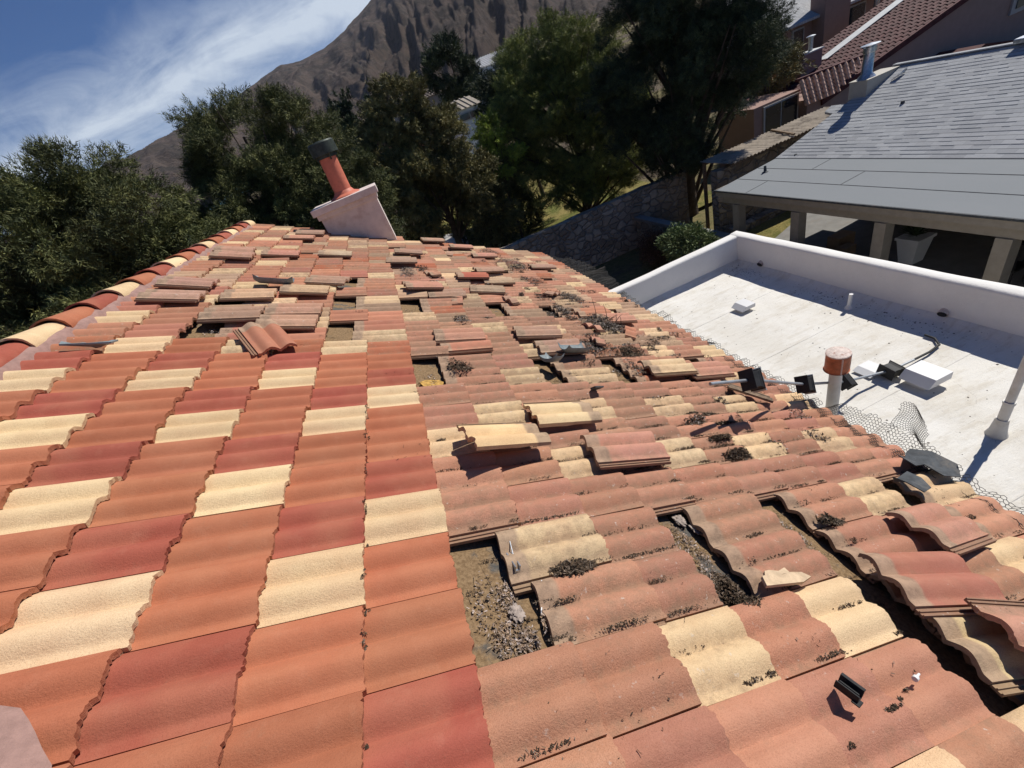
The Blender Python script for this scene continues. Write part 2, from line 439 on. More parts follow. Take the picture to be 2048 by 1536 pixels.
# ground: dry lawn, bare soil
t = NT("ground_soil_and_dry_grass", 0.95, 0.1)
n1 = t.noise(0.16, 7, 0.65); n2 = t.noise(5, 8, 0.75)
soil = t.mix(t.ramp(n2, 0.35, 0.7), (0.075, 0.058, 0.042), (0.16, 0.125, 0.09))
dry = t.mix(t.ramp(n2, 0.3, 0.7), (0.10, 0.10, 0.04), (0.19, 0.15, 0.075))
t.base(t.mix(t.ramp(n1, 0.42, 0.58), soil, dry)); t.bump(n2, 0.6, 0.08)
M['ground'] = t.m
t = NT("winter_lawn", 0.95, 0.1)
n1 = t.noise(0.7, 6, 0.6); n2 = t.noise(14, 8, 0.8)
a = t.mix(t.ramp(n2, 0.3, 0.7), (0.16, 0.135, 0.045), (0.36, 0.29, 0.11))
b = t.mix(t.ramp(n2, 0.3, 0.7), (0.07, 0.09, 0.02), (0.17, 0.17, 0.05))
t.base(t.mix(t.ramp(n1, 0.4, 0.62), a, b)); t.bump(n2, 1.0, 0.08)
M['lawn'] = t.m

# mountain rock and scrub
t = NT("desert_mountain_rock", 0.97, 0.05)
n1 = t.noise(0.004, 9, 0.68); n2 = t.noise(0.022, 10, 0.78); n3 = t.noise(0.012, 6, 0.7, vec=t.coord('Object', (1, 1, 4.5)))
rock = t.mix(t.ramp(n1, 0.35, 0.65), (0.090, 0.067, 0.054), (0.135, 0.102, 0.082))
rock = t.mix(t.math('MULTIPLY', t.ramp(n3, 0.45, 0.65), 0.5), rock, (0.135, 0.11, 0.10))
rock = t.mix(t.math('MULTIPLY', t.ramp(n2, 0.42, 0.62), 0.75), rock, (0.036, 0.036, 0.032))
t.base(rock); t.bump(t.math('ADD', n2, t.math('MULTIPLY', n3, 0.7)), 1.0, 16.0)
M['rock'] = t.m

# ---------------------------------------------------------------- roof frame
W = 0.30                       # cover width of a tile (along the ridge)
LX = 1.2198 * W                # exposed length (down the slope)
TH = math.radians(27.674)
ROOF = np.array([[math.cos(TH), 0, -math.sin(TH)], [0, 1, 0], [math.sin(TH), 0, math.cos(TH)]])   # rows: slope, ridge, normal
ROOF_M = Matrix(((math.cos(TH), 0, math.sin(TH), 0), (0, 1, 0, 0), (-math.sin(TH), 0, math.cos(TH), 0), (0, 0, 0, 1)))
def rw(i, j, h=0.0):
    """roof grid position (tiles along the ridge, courses down the slope, metres off the surface) in world metres"""
    return np.array([j * LX, i * W, h]) @ ROOF
TT = 0.027                     # tile thickness
TL = 1.35                      # tile length in exposures
STEP = 0.030

def prof(t):
    t = np.asarray(t, float)
    h = np.zeros_like(t)
    for c, w in ((0.335, 0.45), (0.790, 0.46)):
        d = np.abs(t - c) / (w / 2)
        h = np.maximum(h, np.where(d < 1, np.cos(np.clip(d, 0, 1) * math.pi / 2) ** 1.15, 0))
    return 0.036 * h

ORANGE, RED, CREAM = (0.405, 0.142, 0.074), (0.345, 0.092, 0.060), (0.735, 0.55, 0.325)

def tile_geo(mb, origin, color, dirt, n=25, m=6, jitter=0.0, R=None, seed=0, xcut=(0.0, 1.0), steep=True, rough_tail=True):
    """one double-roll tile: head at x=0, tail at x=TL*LX, near edge at y=0"""
    r = np.random.RandomState(seed)
    ty = np.linspace(0.012, 0.988, n)
    tx = np.linspace(xcut[0], xcut[1], m)
    L = TL * LX
    X, Y = np.meshgrid(tx * L, ty * W, indexing='ij')
    Z = np.tile(prof(ty), (m, 1))
    if jitter and rough_tail:
        k = np.cumsum(r.randn(n)) * 0.5 + r.randn(n)
        k = (k - k.mean()) / (k.std() + 1e-6)
        X[-1] += jitter * (k * 0.6 + r.randn(n) * 0.5)
        X[-2] = X[-2] * 0 + (X[-1] - 0.010)
    Z = Z + (r.randn() * 0.0010)
    top = np.stack([X, Y, Z], -1)
    bot = top.copy(); bot[..., 2] -= TT * (0.9 + 0.12 * r.randn(*X.shape) * (jitter > 0))
    bot[-1, :, 0] += 0.0
    tp = np.zeros((m, n, 4))
    tp[..., 0] = X / L
    tp[..., 1] = dirt
    tp[..., 2] = 1 - np.clip(Z / 0.020, 0, 1)
    tp[..., 3] = (0.35 * r.rand()) if 0.25 < color[1] / color[0] < 0.45 else (0.6 + 0.4 * r.rand())   # smooth orange, grainy red and cream
    colr = np.array(color) * (1 + r.randn() * 0.05) * (1 + r.randn(3) * 0.015)
    tv = top.reshape(-1, 3); bv = bot.reshape(-1, 3)
    nb = len(tv)
    F = []
    for a in range(m - 1):
        for b in range(n - 1):
            p = a * n + b
            F.append((p, p + n, p + n + 1, p + 1))
            F.append((nb + p, nb + p + 1, nb + p + n + 1, nb + p + n))
    for b in range(n - 1):
        F.append((b, b + 1, nb + b + 1, nb + b))
        p = (m - 1) * n + b
        F.append((p, nb + p, nb + p + 1, p + 1))
    for a in range(m - 1):
        p = a * n
        F.append((p, nb + p, nb + p + n, p + n))
        p = a * n + n - 1
        F.append((p, p + n, nb + p + n, nb + p))
    V = np.concatenate([tv, bv])
    TP = np.concatenate([tp.reshape(-1, 4)] * 2)
    C = np.tile(colr, (len(V), 1))
    # the raw underside and butt are paler, dustier concrete
    C[nb:] = C[nb:] * 0.80 + np.array((0.50, 0.30, 0.20)) * 0.28
    # interlocking channel under the near edge: a ledge with a groove
    x0, x1 = xcut[0] * L + 0.004, xcut[1] * L - 0.012
    pr = [(0.002, -0.014), (-0.012, -0.014), (-0.014, -0.007), (-0.018, -0.007), (-0.020, -0.015), (-0.030, -0.015), (-0.032, -0.008), (-0.037, -0.008), (-0.037, -0.026), (0.002, -0.026)]
    cv = [(x, y, z) for x in (x0, x1) for (y, z) in pr]
    k = len(pr); base = len(V)
    V = np.concatenate([V, np.array(cv)])
    for q in range(k):
        F.append((base + q, base + (q + 1) % k, base + k + (q + 1) % k, base + k + q))
    F.append(tuple(base + q for q in range(k))[::-1]); F.append(tuple(base + k + q for q in range(k)))
    TP = np.concatenate([TP, np.tile([0.6, max(dirt, 0.5), 0.5, r.rand()], (2 * k, 1))])
    C = np.concatenate([C, np.tile(colr * 0.30 + np.array((0.24, 0.15, 0.10)) * 0.6, (2 * k, 1))])
    if R is not None:
        V = V @ np.asarray(R).T
    V = V + np.asarray(origin)
    mb.add(V, F, C, TP)

def cell_color(i, j, r):
    if j < 0: ci = 1 if j % 2 else 3
    elif j == 0: ci = 2
    elif j == 1: ci = 0
    else: ci = 1 if j % 2 == 0 else 3
    k = (i - ci) % 4
    if i < 0 and j < 0 and k == 0: k = 2
    c = CREAM if k == 0 else RED if k == 1 else ORANGE
    return k, c

def dirtiness(i, j, r):
    if j <= 0 and i < 8.5: d = 0.03 + 0.03 * r.rand()
    elif j <= 0: d = 0.22 + 0.032 * (i - 8) * (0.35 + 0.65 * (j + 6) / 6)
    else:
        d = 0.42 + 0.05 * r.randn() + 0.32 * math.exp(-((i - 12) / 6.0) ** 2 - ((j - 4.5) / 4.0) ** 2)
        if j > 8: d -= 0.08
        if i < 0: d -= 0.14
    return float(np.clip(d + (0.16 * r.randn() if i > 8 else 0.08 * r.randn() * (j > 0)), 0.0, 0.9))

I0, I1, J0, J1 = -5, 30, -6, 11
MISSING = {(0, 1), (1, 1), (0, 4), (1, 4), (0, 6), (1, 6), (0, 9), (1, 9), (-1, 6), (-2, 6),
           (7, 1), (8, 1), (7, 4), (8, 4), (7, 6), (8, 6), (8, 9),
           (13, 1), (14, 1), (13, 4), (14, 4), (13, 6), (14, 6), (13, 9), (14, 9),
           (10, -1), (11, -1), (10, -4), (11, -4), (13, -4), (13, -1), (14, -1),
           (16, -1), (17, -1), (20, 1), (20, 4), (21, 6), (26, 1), (22, -3), (27, 4), (20, 8)}
SLID = {(0, 2): 0.25, (1, 5): -0.02, (0, 3): 0.03, (12, 5): 0.12, (15, 2): 0.1, (9, 2): 0.1, (-1, 7): 0.0, (5, 6): 0.04, (17, 5): 0.3, (18, 3): 0.15, (23, 2): 0.2}

house = empty("tiled_house", (0, 0, 0), "house whose orange, red and cream tiled roof slope, partly broken, fills the foreground", "house")
PW["roof_frame"] = (0, 0, 0)

def roof_obj(mb, name, m, parent=house, smooth=False, angle=None):
    """mesh stored in roof coordinates so its grain follows the slope"""
    V = mb.v
    o = mb.build(name, m, None, smooth=smooth, angle=angle)
    o.parent = parent
    o.matrix_world = ROOF_M
    o.matrix_parent_inverse = Matrix.Identity(4)
    o.matrix_basis = ROOF_M
    return o

def tile_height(j):
    return 0.5 * STEP

mb = MB()
cx, cy = CW[0], CW[1]
tr = np.random.RandomState(5)
for j in range(J0 - 1, J1):
    for i in range(I0, I1 + (1 if j < 2 else 0)):
        if (i, j) in MISSING: continue
        rr = np.random.RandomState((i + 50) * 97 + (j + 50) * 13)
        k, c = cell_color(i, j, rr)
        if j > 0 or i > 9:
            # the older field is mixed and faded
            c = np.array(c)
            if k == 0 and rr.rand() < 0.18: c = np.array(ORANGE)
            f = 0.55 if j > 0 else 0.34
            if k == 0: c = c * 0.95 + np.array((0.02, 0.0, 0.0))
            else:
                c = c * (1 - f) + np.array((0.57, 0.325, 0.220)) * f
                c = c * (0.86 + 0.24 * rr.rand())
            if i > 8.5 and k and rr.rand() < (0.34 if j > -1 else 0.16): c = np.array((0.47, 0.315, 0.205)) * (0.8 + 0.4 * rr.rand())
        near = (i < 8 and -4 <= j) or (i < 5)
        mid = i < 16
        n, m = (37, 8) if near else (25, 4) if mid else (21, 3)
        x = (j + 1 - TL) * LX
        dx = rr.randn() * 0.004 + SLID.get((i, j), 0.0) * LX
        dy = rr.randn() * 0.0012
        # seat: tail rides on the next course
        sl_ = STEP / LX
        z0 = -STEP * (TL - 0.5)
        far_ = i >= 9 and (j > 0 or i > 14)
        wob = rr.randn() * (0.0016 if j <= 0 and i < 9 else 0.011 if far_ else 0.005)
        a = sl_ + wob * 0.8
        yaw = rr.randn() * (0.002 if j <= 0 and i < 9 else 0.010)
        ca, sa, cyw, syw = math.cos(a), math.sin(a), math.cos(yaw), math.sin(yaw)
        Rm = np.array([[ca * cyw, -syw, -sa], [ca * syw, cyw, 0], [sa, 0, ca]])
        xc = (0.0, 1.0)
        if j == J0 - 1: xc = (0.62, 1.0)
        tile_geo(mb, (x + dx + (rr.randn() * 0.010 if far_ else 0), i * W + dy, z0 + rr.randn() * 0.0008 + (abs(rr.randn()) * 0.007 if far_ else 0)), c, dirtiness(i, j, rr), n, m, jitter=0.0045 if i < 16 else 0.006, R=Rm, seed=(i + 60) * 101 + j, xcut=xc)
tiles = roof_obj(mb, "roof_tiles", M['tile'], smooth=True, angle=50)
tag(tiles, label="field of orange, red and cream double-roll tiles with gaps")

# deck with underlayment
mb = MB()
nx, ny = 90, 150
xs = np.linspace((J0 - 0.9) * LX, J1 * LX - 0.02, nx); ys = np.linspace(I0 * W, I1 * W, ny)
V = np.array([[x, y, -0.068 + 0.006 * mnoise.fractal((x * 3, y * 3, 0), 1, 2, 3) + 0.005 * mnoise.noise((x * 9, y * 9, 4))] for x in xs for y in ys])
F = [(a * ny + b, (a + 1) * ny + b, (a + 1) * ny + b + 1, a * ny + b + 1) for a in range(nx - 1) for b in range(ny - 1)]
mb.add(V, F)
roof_obj(mb, "roof_deck", M['deck'], smooth=True, angle=80)
# walls and far slope
rx, rz = rw(0, -6.35)[0], rw(0, -6.35)[2]
ex, ez = rw(0, 11)[0], rw(0, 11)[2]
mb = MB()
wx0, wx1 = rx - 5.0, ex - 0.25
y0, y1 = I0 * W + 0.3, I1 * W - 0.12
mb.box(wx1 - 0.2, y0, -5.4, wx1, y1, ez + 0.02)
mb.box(wx0, y0, -5.4, wx0 + 0.2, y1, -1.6)
v = [(wx0, y1, -5.4), (wx1, y1, -5.4), (wx1, y1, ez), (rx, y1, rz - 0.12), (wx0, y1, -1.65),
     (wx0, y1 - 0.2, -5.4), (wx1, y1 - 0.2, -5.4), (wx1, y1 - 0.2, ez), (rx, y1 - 0.2, rz - 0.12), (wx0, y1 - 0.2, -1.65)]
mb.add(v, [(0, 4, 3, 2, 1), (5, 6, 7, 8, 9), (0, 1, 6, 5), (1, 2, 7, 6), (2, 3, 8, 7), (3, 4, 9, 8), (4, 0, 5, 9)])
mb.build("house_wall", M['tan_wall'], house)
# back slope beyond the ridge: a corrugated tile sheet, one part
mb = MB()
nyy = 36 * 12
ys = np.linspace(I0 * W, I1 * W, nyy)
rows = []
for q in range(15):
    for e in (0, 1):
        xx = rx - (q + e) * LX * math.cos(TH) + 0.02; zz = rz - 0.02 - (q + e) * LX * math.sin(TH) + (0.02 if e else 0.0)
        rows.append([(xx, y, zz + prof((y / W) % 1.0)) for y in ys])
V = np.array(rows).reshape(-1, 3)
F = [(a * nyy + b, a * nyy + b + 1, (a + 1) * nyy + b + 1, (a + 1) * nyy + b) for a in range(len(rows) - 1) for b in range(nyy - 1)]
mb.add(V, F, ORANGE, (0.6, 0.2, 0, 0))
mb.build("back_slope", M['tile'], house, smooth=True, angle=60)
mb = MB()
mb.box(ex - 0.05, I0 * W, ez - 0.24, ex - 0.015, I1 * W, ez - 0.055)
mb.build("fascia_board", M['tan_trim'], house)

# ridge caps: each a tapering half barrel
capcols = [RED, CREAM, ORANGE]
def cap_geo(mb, y0, r0, r1, L, c, seed):
    r = np.random.RandomState(seed)
    n, m = 21, 7
    V = []; TP = []
    for inner in (0, 1):
        for a in range(m):
            s = a / (m - 1)
            rad = (r0 + (r1 - r0) * s) - inner * 0.017
            for b in range(n):
                th = math.pi * (b / (n - 1)) * 1.24 - 0.12 * math.pi
                x = math.cos(th) * rad * 1.06; z = math.sin(th) * rad * 0.80
                V.append((x, y0 + L * s + (r.randn() * 0.0025 if a in (0, m - 1) else 0), z))
                TP.append((0.6, 0.10, 0, seed * 0.13 % 1))
    F = []
    N = n * m
    for a in range(m - 1):
        for b in range(n - 1):
            p = a * n + b
            F.append((p, p + 1, p + n + 1, p + n)); F.append((N + p, N + p + n, N + p + n + 1, N + p + 1))
    for b in range(n - 1):
        F.append((b, N + b, N + b + 1, b + 1)); p = (m - 1) * n + b; F.append((p, p + 1, N + p + 1, N + p))
    for a in range(m - 1):
        p = a * n; F.append((p, p + n, N + p + n, N + p)); p += n - 1; F.append((p, N + p, N + p + n, p + n))
    mb.add(V, F, np.array(c) * (1 + r.randn() * 0.05), np.array(TP))
ridge = np.array([rx + 0.006, 0, rz - 0.020])
CAPP = 0.412
k0 = 9.09 * W - 6 * CAPP       # joint positions read off the photograph's ridge
for q in range(-6, 17):
    yj = 9.09 * W + q * CAPP
    if yj > I1 * W - 0.05 or yj + 0.45 < I0 * W: continue
    mb = MB()
    # q=0 begins at the joint between the red cap (near) and the cream cap (far)
    c = (CREAM, ORANGE, RED)[q % 3]
    cap_geo(mb, 0.0, 0.143, 0.122, CAPP * 1.10, c, q + 20)
    o = mb.build("ridge_cap", M['tile'], None, smooth=True, angle=50)
    o.parent = house
    o.location = (ridge[0], yj - 0.035, ridge[2]); o.rotation_euler = (math.radians(-2.6), 0, random.gauss(0, 0.012))
# mortar bed along the ridge, on our side, ragged
def mortar_strip(mb, pts, wfun, h0):
    V = []; n = len(pts)
    for k, (i, j) in enumerate(pts):
        w0, w1 = wfun(k)
        for s in np.linspace(0, 1, 7):
            jj = j + w0 + (w1 - w0) * s
            hh = h0 * math.sin(math.pi * min(1, 0.25 + 0.75 * s)) ** 0.6 if s < 1 else -0.03
            V.append((jj * LX, i * W, hh + 0.006 * mnoise.noise((i * 3, jj * 5, 1)) + 0.012))
    F = [(a * 7 + b, a * 7 + b + 1, (a + 1) * 7 + b + 1, (a + 1) * 7 + b) for a in range(n - 1) for b in range(6)]
    mb.add(V, F)
mb = MB()
pts = [(i, -6.35) for i in np.arange(I0, I1, 0.12)]
mortar_strip(mb, pts, lambda k: (0.0, 0.56 + 0.13 * mnoise.fractal((pts[k][0] * 1.7, 0, 3), 1, 2, 4)), 0.045)
roof_obj(mb, "mortar_bed", M['mortar'], smooth=True, angle=60)
# mortar patch smeared over the tiles at the near left
mb = MB()
V = [(-3.55 * LX, -0.62 * W, 0.062)]; F = []; NP = 60
for ring, sc_ in enumerate((0.35, 0.7, 0.93, 1.0)):
    for q in range(NP):
        a = 2 * math.pi * q / NP
        rr_ = sc_ * (1 + 0.16 * mnoise.fractal((math.cos(a) * 1.3, math.sin(a) * 1.3, 9), 1, 2, 4))
        x, y = (-3.47 + 1.36 * rr_ * math.cos(a)) * LX, (-0.58 + 1.60 * rr_ * math.sin(a)) * W
        z = 0.062 + 0.010 * mnoise.fractal((x * 9, y * 9, 2), 1, 2, 3) - (0.016 if ring == 3 else 0)
        V.append((x, y, z))
for q in range(NP): F.append((0, 1 + q, 1 + (q + 1) % NP))
for ring in range(3):
    for q in range(NP):
        a, b = 1 + ring * NP + q, 1 + ring * NP + (q + 1) % NP
        F.append((a, a + NP, b + NP, b))
mb.add(V, F)
roof_obj(mb, "mortar_patch", M['mortar'], smooth=True, angle=60)

# chimney (sub-parts under the house's chimney)
mb = MB()
mb.box(-0.66, 8.79, -0.55, 0.54, 9.62, 0.66)
chim = mb.build("chimney", M['chim'], house, bevel=0.006)
mb = MB()
mb.box(-0.70, 8.75, 0.655, 0.575, 9.66, 0.745)
mb.box(-0.755, 8.70, 0.748, 0.625, 9.71, 0.875)
cc = mb.build("chimney_cap", M['chim'], None, bevel=0.006); cc.parent = chim
mb = MB()
mb.tube([(-0.03, 9.2, 0.86), (-0.03, 9.2, 0.895), (-0.03, 9.2, 0.93), (-0.03, 9.2, 0.99)], [0.33, 0.31, 0.22, 0.182], 28, caps=False)
mb.tube([(-0.03, 9.2, 0.98), (0.0, 9.2, 1.60)], [0.178, 0.172], 28)
for k in range(3): mb.obox((-0.2, 9.2, 1.0), (-0.172, 9.2, 1.58), 0.01, 0.008)
fl_ = mb.build("flue_pipe", M['terra'], None, smooth=True, angle=30); fl_.parent = chim
mb = MB()
prf = [(0.258, 1.655), (0.262, 1.66), (0.258, 1.86), (0.235, 1.885), (0.05, 1.90), (0.0, 1.902)]
n = 32; V = []; F = []
for (r_, z_) in prf:
    for q in range(n):
        a = 2 * math.pi * q / n; V.append((0.005 + r_ * math.cos(a), 9.2 + r_ * math.sin(a), z_))
for k in range(len(prf) - 1):
    for q in range(n): F.append((k * n + q, k * n + (q + 1) % n, (k + 1) * n + (q + 1) % n, (k + 1) * n + q))
mb.add(V, F)
mb.tube([(0.005, 9.2, 1.60), (0.005, 9.2, 1.80)], [0.20, 0.20], 24)
for a in (0.3, 1.9, 3.5, 5.1): mb.obox((0.19 * math.cos(a), 9.2 + 0.19 * math.sin(a), 1.55), (0.25 * math.cos(a), 9.2 + 0.25 * math.sin(a), 1.72), 0.03, 0.006)
fc = mb.build("flue_cap", M['cap_green'], None, smooth=True, angle=35); fc.parent = chim

# ---------------------------------------------------------------- loose tiles
LG = "loose and displaced roof tiles"
def loose(i, j, label, color, yaw=0, pitch=0, roll=0, h=0.045, rot180=False, dirt=0.45, xcut=(0, 1), name="loose_tile", group=LG, mat='tile', seed=None):
    """i, j: centre of the tile on the roof grid"""
    mb = MB()
    sd = seed or int(abs(i * 911 + j * 77)) + 3
    L = TL * LX
    tile_geo(mb, (-L / 2, -W / 2, 0.0), color, dirt * 0.75, 33, 8, jitter=0.004, seed=sd, xcut=xcut)
    o = mb.build(name, M[mat], None, smooth=True, angle=50)
    R = Matrix.Rotation(math.radians(yaw + (180 if rot180 else 0)), 4, 'Z')
    R = Matrix.Rotation(math.radians(pitch), 4, 'Y') @ Matrix.Rotation(math.radians(roll), 4, 'X') @ R
    T = Matrix.Translation((j * LX, i * W, h))
    o.matrix_world = ROOF_M @ T @ R
    tag(o, label, "roof tile", group)
    return o
PK, DK, PO = (0.54, 0.27, 0.19), (0.45, 0.28, 0.20), (0.50, 0.21, 0.13)
P = -4.7   # natural pitch of a seated tile (tail up)
loose(3.90, 2.16, "large cream loose tile with brown right end, lifted askew at the middle of the roof", (0.76, 0.56, 0.30), 9, 5, -9, 0.155, True, 0.15)
loose(5.02, 3.66, "cream loose tile with greyed right end, lying straight, up-roof of the askew cream one", (0.76, 0.57, 0.33), 2, 0, -2, 0.082, True, 0.2)
loose(3.52, 4.32, "pink loose tile with brown left end, right of the large askew cream loose tile", PK, -4, P + 2, -2, 0.088, dirt=0.45)
loose(10.62, 4.80, "brown-pink loose tile just left of the biggest twig pile, casting a deep shadow", DK, -7, P, -4, 0.085, dirt=0.42)
loose(9.42, 5.14, "grimy pink loose tile under leaf litter, directly above the broken grey tray", DK, -1, P, -2, 0.062, dirt=0.5)
loose(10.2, 2.38, "pink loose tile with chipped pale tail, above the square hole with yellow insulation", PK, -2, P, -2, 0.075, dirt=0.4)
loose(9.65, 2.45, "pink tile under the chipped loose tile above the hole with yellow insulation", PO, 2, P, 0, 0.045, dirt=0.5)
loose(7.62, 7.72, "cream loose tile with ribbed near edge over a dark gap, left of the conduit", (0.74, 0.56, 0.33), -1, P + 1, -3, 0.085, dirt=0.4)
loose(7.45, 8.9, "pink loose tile touching the right end of the cream tile near the conduit", PK, 0, P + 1, -2, 0.08, dirt=0.4)
loose(12.68, 8.48, "pink loose tile right of the biggest twig pile, nearer of the two there", PK, -1, P, -3, 0.085, dirt=0.3)
loose(13.62, 7.95, "pink loose tile right of the biggest twig pile, farther of the two there", PO, 2, P, -1, 0.06, dirt=0.4)
loose(9.58, -2.15, "orange loose tile turned a quarter, its wavy end facing the camera", (0.42, 0.175, 0.11), -62, 0, 6, 0.085, dirt=0.2)
loose(0.42, 8.58, "dusty pink loose tile rising on one corner, below the torn felt scraps", PK, 5, 3.5, -7, 0.085, dirt=0.4)
loose(-0.48, 7.02, "pink loose tile with ribbed edge bridging the black gap at lower right", (0.47, 0.19, 0.13), -12, -3, -3, 0.105, dirt=0.3)
loose(-1.38, 7.02, "cream tile with wavy end over the black gap, half covered by pink loose tiles", (0.66, 0.50, 0.28), -8, -2, 0, 0.055, dirt=0.3)
loose(-1.72, 7.36, "big dusty pink loose tile cut by the right edge of the picture", PK, 168, 3, 3, 0.15, dirt=0.55)
loose(14.78, -4.95, "grey-pink loose tile lying flat beside the ridge mortar, farther of the near pair", (0.50, 0.29, 0.22), -3, P + 4, -3, 0.078, dirt=0.5)
loose(13.15, -4.88, "grey-pink loose tile beside the ridge mortar, nearer of the near pair", (0.50, 0.29, 0.22), -1, P + 3, -4, 0.075, dirt=0.5)
loose(21.1, -5.0, "dull pink loose tile beside the ridge mortar, farther of the far pair", (0.50, 0.27, 0.20), 2, P + 3, -3, 0.075, dirt=0.5)
loose(19.8, -4.8, "dull pink loose tile beside the ridge mortar, nearer of the far pair", (0.50, 0.27, 0.20), -2, P + 3, -3, 0.08, dirt=0.5)
loose(21.0, -3.35, "pink loose tile just right of the far pair of loose tiles at the ridge", PK, 1, P + 2, -3, 0.08, dirt=0.4)
loose(16.4, -1.3, "brown loose tile pointing down to the right, right of the grey tray", DK, -16, P, -2, 0.07, dirt=0.5)
loose(14.7, -1.85, "cream-brown loose tile lying between the grey tray and the square holes", (0.6, 0.43, 0.26), -2, P + 3, -4, 0.075, dirt=0.5)
loose(13.9, -3.25, "cream and pink loose tile left of the grey tray, over a black gap", (0.64, 0.42, 0.26), 1, P, -2, 0.06, dirt=0.4)
loose(11.75, -3.25, "grimy brown tile slipped half over the hole near the ridge side", DK, 0, P, -1, 0.055, dirt=0.5)
loose(12.05, -1.85, "worn pink loose tile, upper of the two stacked above the quarter-turned orange tile", (0.52, 0.30, 0.21), -1, P + 1, -2, 0.09, dirt=0.5)
loose(11.05, -1.90, "worn pink loose tile, lower of the two stacked above the quarter-turned orange tile", (0.52, 0.30, 0.21), -2, P + 2, -2, 0.07, dirt=0.5)
loose(26.0, -3.2, "pink loose tile close to the far edge, left of the chimney foot", PK, 0, P, -4, 0.08, dirt=0.4)
loose(28.2, -2.9, "dark shaded loose tile right at the chimney foot on its left", DK, -3, P, 0, 0.08, dirt=0.5)
loose(22.0, -1.35, "cream loose tile over a black gap, below the chimney", (0.6, 0.45, 0.3), 0, P + 2, -3, 0.08, dirt=0.5)
loose(16.0, 1.9, "pink loose tile tipped up at its left end, below a pale fluffy nest", PK, 10, P + 3, -5, 0.11, dirt=0.35)
loose(15.45, 2.7, "dark edge-on loose tile tucked under the tipped pink tile", DK, 3, P, -1, 0.06, dirt=0.5)
loose(16.45, 4.45, "pale brown loose tile slanting down to the right, beside the tipped pink tile", (0.45, 0.32, 0.22), -9, P + 1, -2, 0.075, dirt=0.42)
loose(18.8, 4.25, "red loose tile standing proud over a black gap, middle of the far roof", (0.45, 0.12, 0.08), 0, P + 1, -4, 0.10, dirt=0.2)
loose(18.45, 5.35, "cream-brown loose tile touching the red one on its right", (0.5, 0.36, 0.24), 0, P, -2, 0.07, dirt=0.42)
loose(24.0, 1.9, "grey loose tile with open shadow under it, first one right of the chimney", DK, -1, P + 3, -4, 0.10, dirt=0.42)
loose(21.6, 1.45, "brown loose tile just above the fluffy nest right of the straight tile seam", (0.42, 0.28, 0.2), -2, P, -2, 0.08, dirt=0.42)
loose(23.0, 8.85, "grimy flat loose tile nearest the right eave on the far roof", DK, -3, P, -5, 0.09, dirt=0.5)
loose(28.0, 5.2, "pink loose tile near the far edge, between two others there", PK, 0, P + 2, -3, 0.09, dirt=0.4)
loose(29.6, 3.7, "brown loose tile lying on the far edge line itself", DK, 5, P + 2, -3, 0.10, dirt=0.5)
loose(20.8, 5.4, "brown loose tile raised on one side, left of the far leaf heap", DK, 6, P, -4, 0.09, dirt=0.42)
loose(25.4, 6.1, "pinkish loose tile by the farthest leaf heap, with a black notch below", PK, 0, P, -3, 0.085, dirt=0.5)

shr = random.Random(12)
for (i, j, col, lab) in ((11.6, 7.3, PK, "pink broken shard leaning on the lower left rim of the biggest twig heap"), (10.9, 8.5, PO, "orange broken shard just below the right end of the biggest twig heap"),
        (15.1, 5.2, DK, "brown broken shard beside the black notch left of the biggest twig heap"), (16.6, 7.2, DK, "brown broken shard touching the dark leaf heap above the biggest one"),
        (9.9, 6.9, PK, "pink broken shard between the two grey-tray leaf heaps"), (22.4, 6.3, CREAM, "cream broken shard under the far brown twig heap"),
        (14.6, 3.4, PK, "pink broken shard near the square notch right of the straight seam"), (19.4, 2.9, PK, "pink broken shard right of the pale fluffy nest"),
        (25.3, 4.4, DK, "brown broken shard lying alone near the far edge of the roof")):
    a0 = shr.uniform(0, .5)
    loose(i, j, lab, col, shr.uniform(-60, 60), shr.uniform(-8, 8), shr.uniform(-12, 12), 0.055, xcut=(a0, a0 + shr.uniform(.20, .34)), name="tile_shard", group="broken tile shards", dirt=.5)

# grey trays (upturned plastic liner pieces)
def tray(i, j, yaw, label, frac=1.0, tilt=0, h=0.085):
    mb = MB()
    L, w = 0.40 * frac, 0.20
    n = 13
    V = []; F = []
    for a, x in enumerate(np.linspace(-L / 2, L / 2, 9)):
        for b in range(n):
            s = b / (n - 1)
            y = (s - 0.5) * w
            z = 0.055 * abs(2 * s - 1) ** 2.6 + (0.03 * (abs(x) / (L / 2)) ** 10)
            V.append((x, y, z))
    for a in range(8):
        for b in range(n - 1):
            p = a * n + b; F.append((p, p + n, p + n + 1, p + 1))
    nv = len(V)
    V = V + [(x, y, z - 0.006) for (x, y, z) in V]
    F = F + [tuple(nv + k for k in f[::-1]) for f in F]
    for b in range(n - 1):
        F.append((b, b + 1, nv + b + 1, nv + b)); p = 8 * n + b; F.append((p + 1, p, nv + p, nv + p + 1))
    for a in range(8):
        p = a * n; F.append((p + n, p, nv + p, nv + p + n)); p += n - 1; F.append((p, p + n, nv + p + n, nv + p))
    mb.add(V, F)
    o = mb.build("liner_tray", M['greyplastic'], None, smooth=True, angle=45)
    o.matrix_world = ROOF_M @ Matrix.Translation((j * LX, i * W, h)) @ Matrix.Rotation(math.radians(tilt), 4, 'X') @ Matrix.Rotation(math.radians(yaw), 4, 'Z')
    tag(o, label, "tray", "grey liner trays")
tray(15.25, -2.8, 3, "long grey-blue tray with turned-up ends, left middle of the roof", 1.0, -18, 0.08)
tray(8.75, 5.35, 8, "longer piece of the broken grey tray, right piece beside the black hole", 0.72, -14, 0.085)
tray(8.15, 4.45, 38, "shorter piece of the broken grey tray, left piece tipped into the black hole", 0.42, -20, 0.06)

